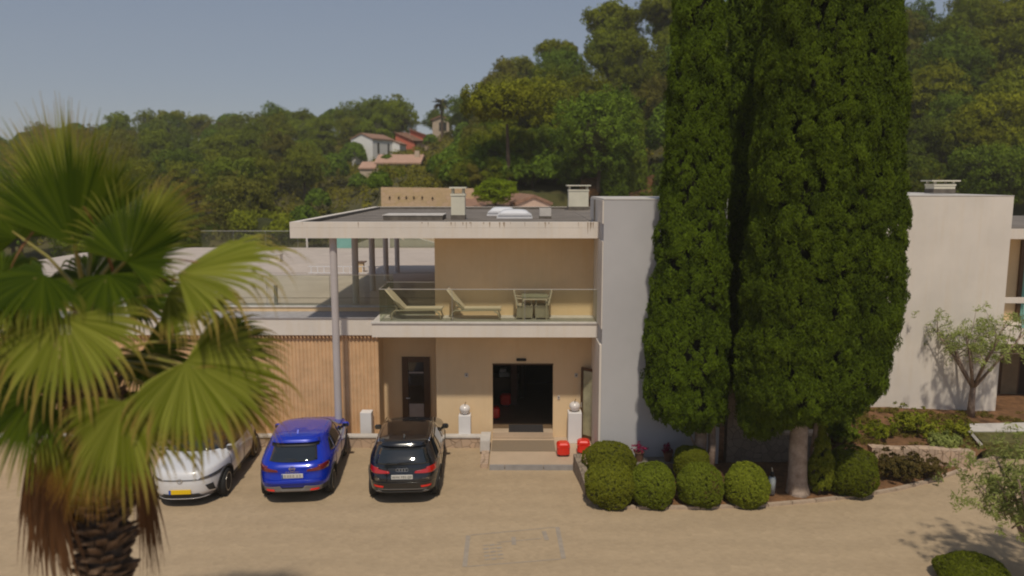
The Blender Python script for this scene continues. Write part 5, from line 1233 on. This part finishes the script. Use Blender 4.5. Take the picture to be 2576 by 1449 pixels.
# ================================================================== the near fan palm
def palmmat(name, c1, c2, tipc, transl=.35):
    """leaf blade: 'tint' varies per segment, 'tipf' runs 0..1 along the segment (dry tips)"""
    m = leafmat(name, c1, c2, transl, .45, .0); N = m.node_tree.nodes; L = m.node_tree.links
    hs = [n for n in N if n.bl_idname == 'ShaderNodeHueSaturation'][0]; src = [l for l in L if l.to_node == hs and l.to_socket.name == 'Color'][0].from_socket
    a = N.new('ShaderNodeAttribute'); a.attribute_name = 'tipf'; r = N.new('ShaderNodeValToRGB'); r.color_ramp.elements[0].position = .72; r.color_ramp.elements[1].position = .95
    mx = N.new('ShaderNodeMix'); mx.data_type = 'RGBA'; mx.inputs[7].default_value = (*tipc, 1)
    L.new(a.outputs['Fac'], r.inputs[0]); L.new(r.outputs[0], mx.inputs[0]); L.new(src, mx.inputs[6]); L.new(mx.outputs[2], hs.inputs['Color']); return m
PF_l = palmmat('palm_leaf_lit_tone', (0.15,0.18,0.010), (0.38,0.395,0.07), (0.42,0.30,0.08))  # sunlit blades: the sun's brightness is painted into the leaf colour
PF_d = palmmat('palm_leaf_shade_tone', (0.035,0.065,0.005), (0.12,0.165,0.012), (0.26,0.26,0.04))  # shaded blades and undersides: same leaf, shade painted in as darker green
PF_y = palmmat('palm_leaf_yellowing', (0.14,0.17,0.010), (0.34,0.34,0.05), (0.48,0.26,0.05))
PF_y.node_tree.nodes
for n in PF_y.node_tree.nodes:
    if n.bl_idname == 'ShaderNodeValToRGB': n.color_ramp.elements[0].position = .58; n.color_ramp.elements[1].position = .95
PF_b = palmmat('palm_leaf_dead', (0.07,0.030,0.012), (0.22,0.105,0.045), (0.13,0.065,0.03), .15)
M_pet = mat('palm_petiole', (0.20,0.20,0.03), 0.5, var=.2, scale=5, col2=(0.30,0.22,0.06))
M_petd = mat('dead_petiole', (0.26,0.11,0.035), 0.7, var=.3, scale=5)
PC = Vector((X_at(216, 9.2, 6.2), 9.2, 6.15))
palm = thing('fan_palm', 'large near fan palm with drooping fan leaves and hanging dead skirts, left edge', 'palm tree', (PC.x, PC.y, 0))
PB = palm.location
def fan(hub, a, n, L, m, spread=118, droop=.35, cup=.12, seed=0, nseg=46, wfac=1.0, pet=True, petm=None, base=None, fold=.75, tipdroop=.35, rag=.28, asym=0):
    """fan blade: hub point, central direction a, upper normal n, blade length L; each segment bends down under its weight"""
    r_ = random.Random(seed); a = Vector(a).normalized(); n = Vector(n); n = (n-a*n.dot(a)).normalized(); s = a.cross(n).normalized()
    V = []; F = []; T = []; TF = []; NT = 12; dth = 2*math.radians(spread)/nseg
    for k in range(nseg):
        th = -math.radians(spread)+(k+.5)*dth; q = th/math.radians(spread)
        lk = L*(1-.30*q*q+asym*q)*(1+rag*(r_.random()-.5)); d = a*math.cos(th)+s*math.sin(th)
        tint = r_.random(); td = tipdroop*(.5+1.1*r_.random()); sw = (r_.random()-.5)*.35; dr = d-n*(cup*math.sin(th)**2+.02)
        p = Vector(hub); k0 = len(V); step = lk/NT; brk = .5+.12*r_.random(); brown = r_.random()*.12
        for i in range(NT+1):
            t = i/NT; tg = -a*math.sin(th)+s*math.cos(th)
            w_ = L*t*math.tan(dth/2)*1.03 if t < brk else L*brk*math.tan(dth/2)*(1-(t-brk)/(1-brk))**.8
            w_ = max(w_*wfac, .0015)
            rid = n*(w_*fold)
            V += [p-tg*w_-rid, p+rid*.6, p+tg*w_-rid]; T += [tint*.8+.1]*3; TF += [min(1, t+brown)]*3
            g = droop*.16*t+td*max(0, t-brk)*1.5
            dr = (dr+Vector((0,0,-1))*g+tg*(sw*max(0,t-brk)*.5)).normalized(); p = p+dr*step
        for i in range(NT):
            b0 = k0+3*i; F += [(b0,b0+1,b0+4,b0+3),(b0+1,b0+2,b0+5,b0+4)]
    me = bpy.data.meshes.new('leaf_blade'); me.from_pydata([tuple(v-PB) for v in V], [], F)
    for nm, dat in (('tint', T), ('tipf', TF)):
        at_ = me.attributes.new(nm, 'FLOAT', 'POINT'); at_.data.foreach_set('value', dat)
    me.materials.append(m); me.polygons.foreach_set('use_smooth', [False]*len(me.polygons)); me.update()
    fr = meobj('leaf_blade', me, palm)
    if pet:
        b0 = base if base is not None else PC+Vector((0,0,r_.uniform(-.5,.2)))
        h2 = hub+a*.10; mid = (b0*.5+h2*.5)+Vector((0,0,.12))
        b = MB(); b.tube([b0, b0*.75+mid*.25+Vector((0,0,.05)), mid, h2*.7+mid*.3, h2], [.032,.026,.020,.017,.010], 6); b.build('petiole', petm or M_pet, palm, smooth=True)
    return fr
def W_(px, py, D): return P(px, py, D)
CAMN = Vector((0,-1,.35))
# prominent leaves: (hub px, hub py, distance, direction, normal, length, material, options)
leaves = [
 ((159,800,8.1), (-.12,-.45,-.50), (0.05,-.60,.85), 1.12, PF_l, dict(droop=.6, spread=125, tipdroop=1.1, asym=-.15)),
 ((468,909,8.0), (.72,-.15,-.50), (.15,-.70,.80), 1.28, PF_l, dict(droop=.6, spread=112, tipdroop=.95, asym=-.12)),
 ((308,1010,7.7), (.20,-.30,-.80), (0,-.80,.6), 1.10, PF_l, dict(droop=.4, spread=112, tipdroop=.6, asym=-.1)),
 ((187,618,8.7), (-.20,.10,1.0), (.15,-.9,-.05), 1.50, PF_d, dict(droop=.0, spread=58, tipdroop=.03, cup=-.25)),
 ((165,540,9.2), (-.22,.10,1.0), (0,-1,.25), 1.32, PF_l, dict(droop=.0, spread=42, tipdroop=.03)),
 ((245,560,9.6), (.10,.15,1.0), (0,-1,.15), 1.15, PF_d, dict(droop=.0, spread=50, tipdroop=.03)),
 ((320,660,8.6), (.42,.10,.75), (-.35,-.7,-.35), .95, PF_d, dict(droop=.05, spread=105, tipdroop=.25, cup=-.25)),
 ((350,600,9.9), (.62,.2,.75), (0,-.8,.6), 1.05, PF_l, dict(droop=.15, spread=48, tipdroop=.35)),
 ((446,690,8.5), (.94,-.10,.26), (.0,-.50,.9), 1.50, PF_l, dict(droop=.55, spread=66, tipdroop=1.1)),
 ((425,735,9.0), (.85,.1,-.15), (.05,-.45,.9), 1.00, PF_l, dict(droop=.6, spread=85, tipdroop=1.0)),
 ((515,855,9.2), (.90,.1,-.12), (-.1,-.45,.8), .98, PF_d, dict(droop=.45, spread=95, tipdroop=.25)),
 ((5,690,8.6), (-.55,-.3,.1), (0,-.5,.85), 1.15, PF_d, dict(droop=.5, spread=125, tipdroop=.9)),
 ((40,600,9.6), (-.35,.1,.7), (0,-.8,.5), 1.05, PF_d, dict(droop=.5, spread=105, tipdroop=.9)),
 ((93,985,8.3), (-.60,-.2,-.55), (-.3,-.75,.35), 1.10, PF_d, dict(droop=.4, spread=100, tipdroop=.35)),
 ((40,890,9.0), (-.6,0,-.35), (0,-.7,.7), 1.0, PF_l, dict(droop=.5, spread=105, tipdroop=.7)),
 ((228,1100,8.2), (-.02,-.2,-.95), (0,-.95,.3), .92, PF_y, dict(droop=.1, spread=50, tipdroop=.1)),
 ((150,1090,8.6), (-.25,-.1,-.9), (0,-.95,.3), .74, PF_y, dict(droop=.1, spread=50, tipdroop=.1)),
 ((300,1120,8.5), (.25,-.1,-.9), (0,-.95,.3), .64, PF_y, dict(droop=.1, spread=36, tipdroop=.1)),
 ((478,1040,9.0), (.25,-.05,-.55), (.3,-.8,.3), .46, PF_d, dict(droop=.2, spread=125, tipdroop=.2)),
 ((510,985,8.9), (.25,0,-.85), (.2,-.8,.4), .72, PF_y, dict(droop=.3, spread=60, tipdroop=.4)),
 ((560,960,8.8), (.60,.0,-.60), (.2,-.7,.6), .95, PF_y, dict(droop=.3, spread=50, tipdroop=.35)),
 ((430,960,9.3), (.3,.1,-.9), (.2,-.8,.4), .75, PF_d, dict(droop=.3, spread=100, tipdroop=.4)),
 ((90,740,9.9), (-.8,.2,-.1), (0,-.5,.8), 1.1, PF_l, dict(droop=.5, spread=100, tipdroop=.8)),
 ((310,740,9.9), (.4,.6,.2), (0,-.5,.8), 1.0, PF_d, dict(droop=.5, spread=115, tipdroop=1.0)),
 ((230,700,9.9), (-.1,.6,.4), (0,-.6,.7), 1.1, PF_d, dict(droop=.5, spread=120, tipdroop=1.0)),
 ((270,690,8.5), (.05,-.35,-.35), (0,-.7,.6), .72, PF_d, dict(droop=.8, spread=100, tipdroop=1.2)),
 ((110,690,8.3), (-.3,-.35,-.2), (0,-.6,.75), .90, PF_d, dict(droop=.8, spread=110, tipdroop=1.2)),
 ((360,880,9.6), (.5,.2,-.6), (0,-.9,.3), .80, PF_d, dict(droop=.3, spread=110, tipdroop=.5)),
 ((150,930,9.7), (-.2,.2,-.8), (0,-.9,.3), .95, PF_d, dict(droop=.3, spread=120, tipdroop=.5)),
 ((255,1000,9.6), (.0,.1,-.9), (0,-.95,.3), .90, PF_d, dict(droop=.2, spread=100, tipdroop=.2)),
]
for k, (h, a, n, L_, m, o) in enumerate(leaves):
    fan(P(*h), a, n, L_, m, seed=k, base=PC+Vector((0,0,-.45 if h[1] > 850 else (.05 if h[1] > 640 else .3))), **o)
# dead hanging fans
dead = [((72,1120,9.0),(.0,0,-1),1.60,13),((110,1100,8.8),(.01,0,-1),1.85,14),((150,1130,9.1),(-.02,0,-1),1.35,12),((95,1130,9.4),(.04,0,-1),1.7,15),((175,1140,9.0),(-.04,0,-1),1.05,11),((345,1110,9.0),(.05,0,-1),1.60,8),((356,1090,9.3),(.02,0,-1),1.75,8),((335,1130,9.4),(.08,0,-1),1.2,10),((250,1110,9.6),(0,0,-1),.62,24),((225,1100,9.3),(-.05,0,-1),.60,22),((290,1100,9.6),(.03,0,-1),.62,18)]
for k, (h, a, L_, sp) in enumerate(dead):
    fan(P(*h), a, (0,-1,.05), L_, PF_b, spread=sp, droop=.0, tipdroop=.02, cup=0, seed=50+k, nseg=26, wfac=2.0, petm=M_petd, base=PC+Vector((0,0,-.7)), fold=.5, rag=.6)
for k in range(10):    # broken brown stalks in the heart
    a_ = random.uniform(-.9,.9); b = MB(); p0 = PC+Vector((a_*.12,-.15,-.9)); b.tube([p0, p0+Vector((a_*.25,-.12,.45)), p0+Vector((a_*.5,-.18,.95))], [.04,.03,.012], 6); b.build('leaf_base', M_petd, palm, smooth=True)
# fruit stalks arching right
for (s, e, up) in (((290,720),(600,690),.25),((280,730),(520,720),.1),((290,700),(210,520),.1),((120,560),(20,690),.1)):
    p0, p1 = P(*s,9.0), P(*e,8.5); m_ = (p0+p1)/2+Vector((0,0,up)); b = MB(); b.tube([p0, p0*.5+m_*.5+Vector((0,0,.05)), m_, p1*.5+m_*.5+Vector((0,0,.03)), p1], [.02,.016,.012,.009,.004], 5); b.build('fruit_stalk', M_petd, palm, smooth=True)
# trunk with old leaf bases
b = MB(); b.tube([PB, PB+Vector((.03,0,2.5)), PC+Vector((0,0,-1.0)), PC+Vector((0,0,-.2)), PC+Vector((0,0,.5))], [.26,.21,.20,.20,.08], 16); b.build('trunk', M_barkd, palm, smooth=True)
boots = MB(); k = 0
z = 2.2
M_boot = mat('palm_boots', (0.085,0.045,0.022), 0.9, var=.4, scale=9, bump=.8, col2=(0.24,0.15,0.09))
while z < 5.6:
    for j in range(9):
        a_ = 6.283*j/9+k*.35+random.uniform(-.1,.1); d = Vector((math.cos(a_), math.sin(a_), 0)); s = Vector((-d.y, d.x, 0)); c = Vector((PC.x, PC.y, z+random.uniform(-.04,.04)))
        wb, wt, ln_ = .085, .05, random.uniform(.10,.22); up_ = random.uniform(-.02,.09)
        p0 = c+d*.19; p1 = c+d*(.21+ln_)+Vector((0,0,up_+.05)); th = Vector((0,0,.022)); dn = Vector((0,0,-.05))
        boots.add([p0-s*wb+dn, p0+s*wb+dn, p1+s*wt, p1-s*wt, p0-s*wb+th*2, p0+s*wb+th*2, p1+s*wt+th, p1-s*wt+th], [(0,3,2,1),(4,5,6,7),(0,1,5,4),(1,2,6,5),(2,3,7,6),(3,0,4,7)])
    z += .115; k += 1
boots.build('old_leaf_bases', M_boot, palm)

# ================================================================== air
hz_m = bpy.data.materials.new('haze'); hz_m.use_nodes = True; N = hz_m.node_tree.nodes; N.remove(N['Principled BSDF'])
v_ = N.new('ShaderNodeVolumePrincipled'); v_.inputs['Density'].default_value = 0.0007; v_.inputs['Color'].default_value = (0.98,0.93,0.80,1); v_.inputs['Anisotropy'].default_value = 0.0
hz_m.node_tree.links.new(v_.outputs[0], N['Material Output'].inputs['Volume'])
hb = MB(); hb.box(-460,460,-130,300,-3,62); setp(hb.build('haze', hz_m), kind='stuff')
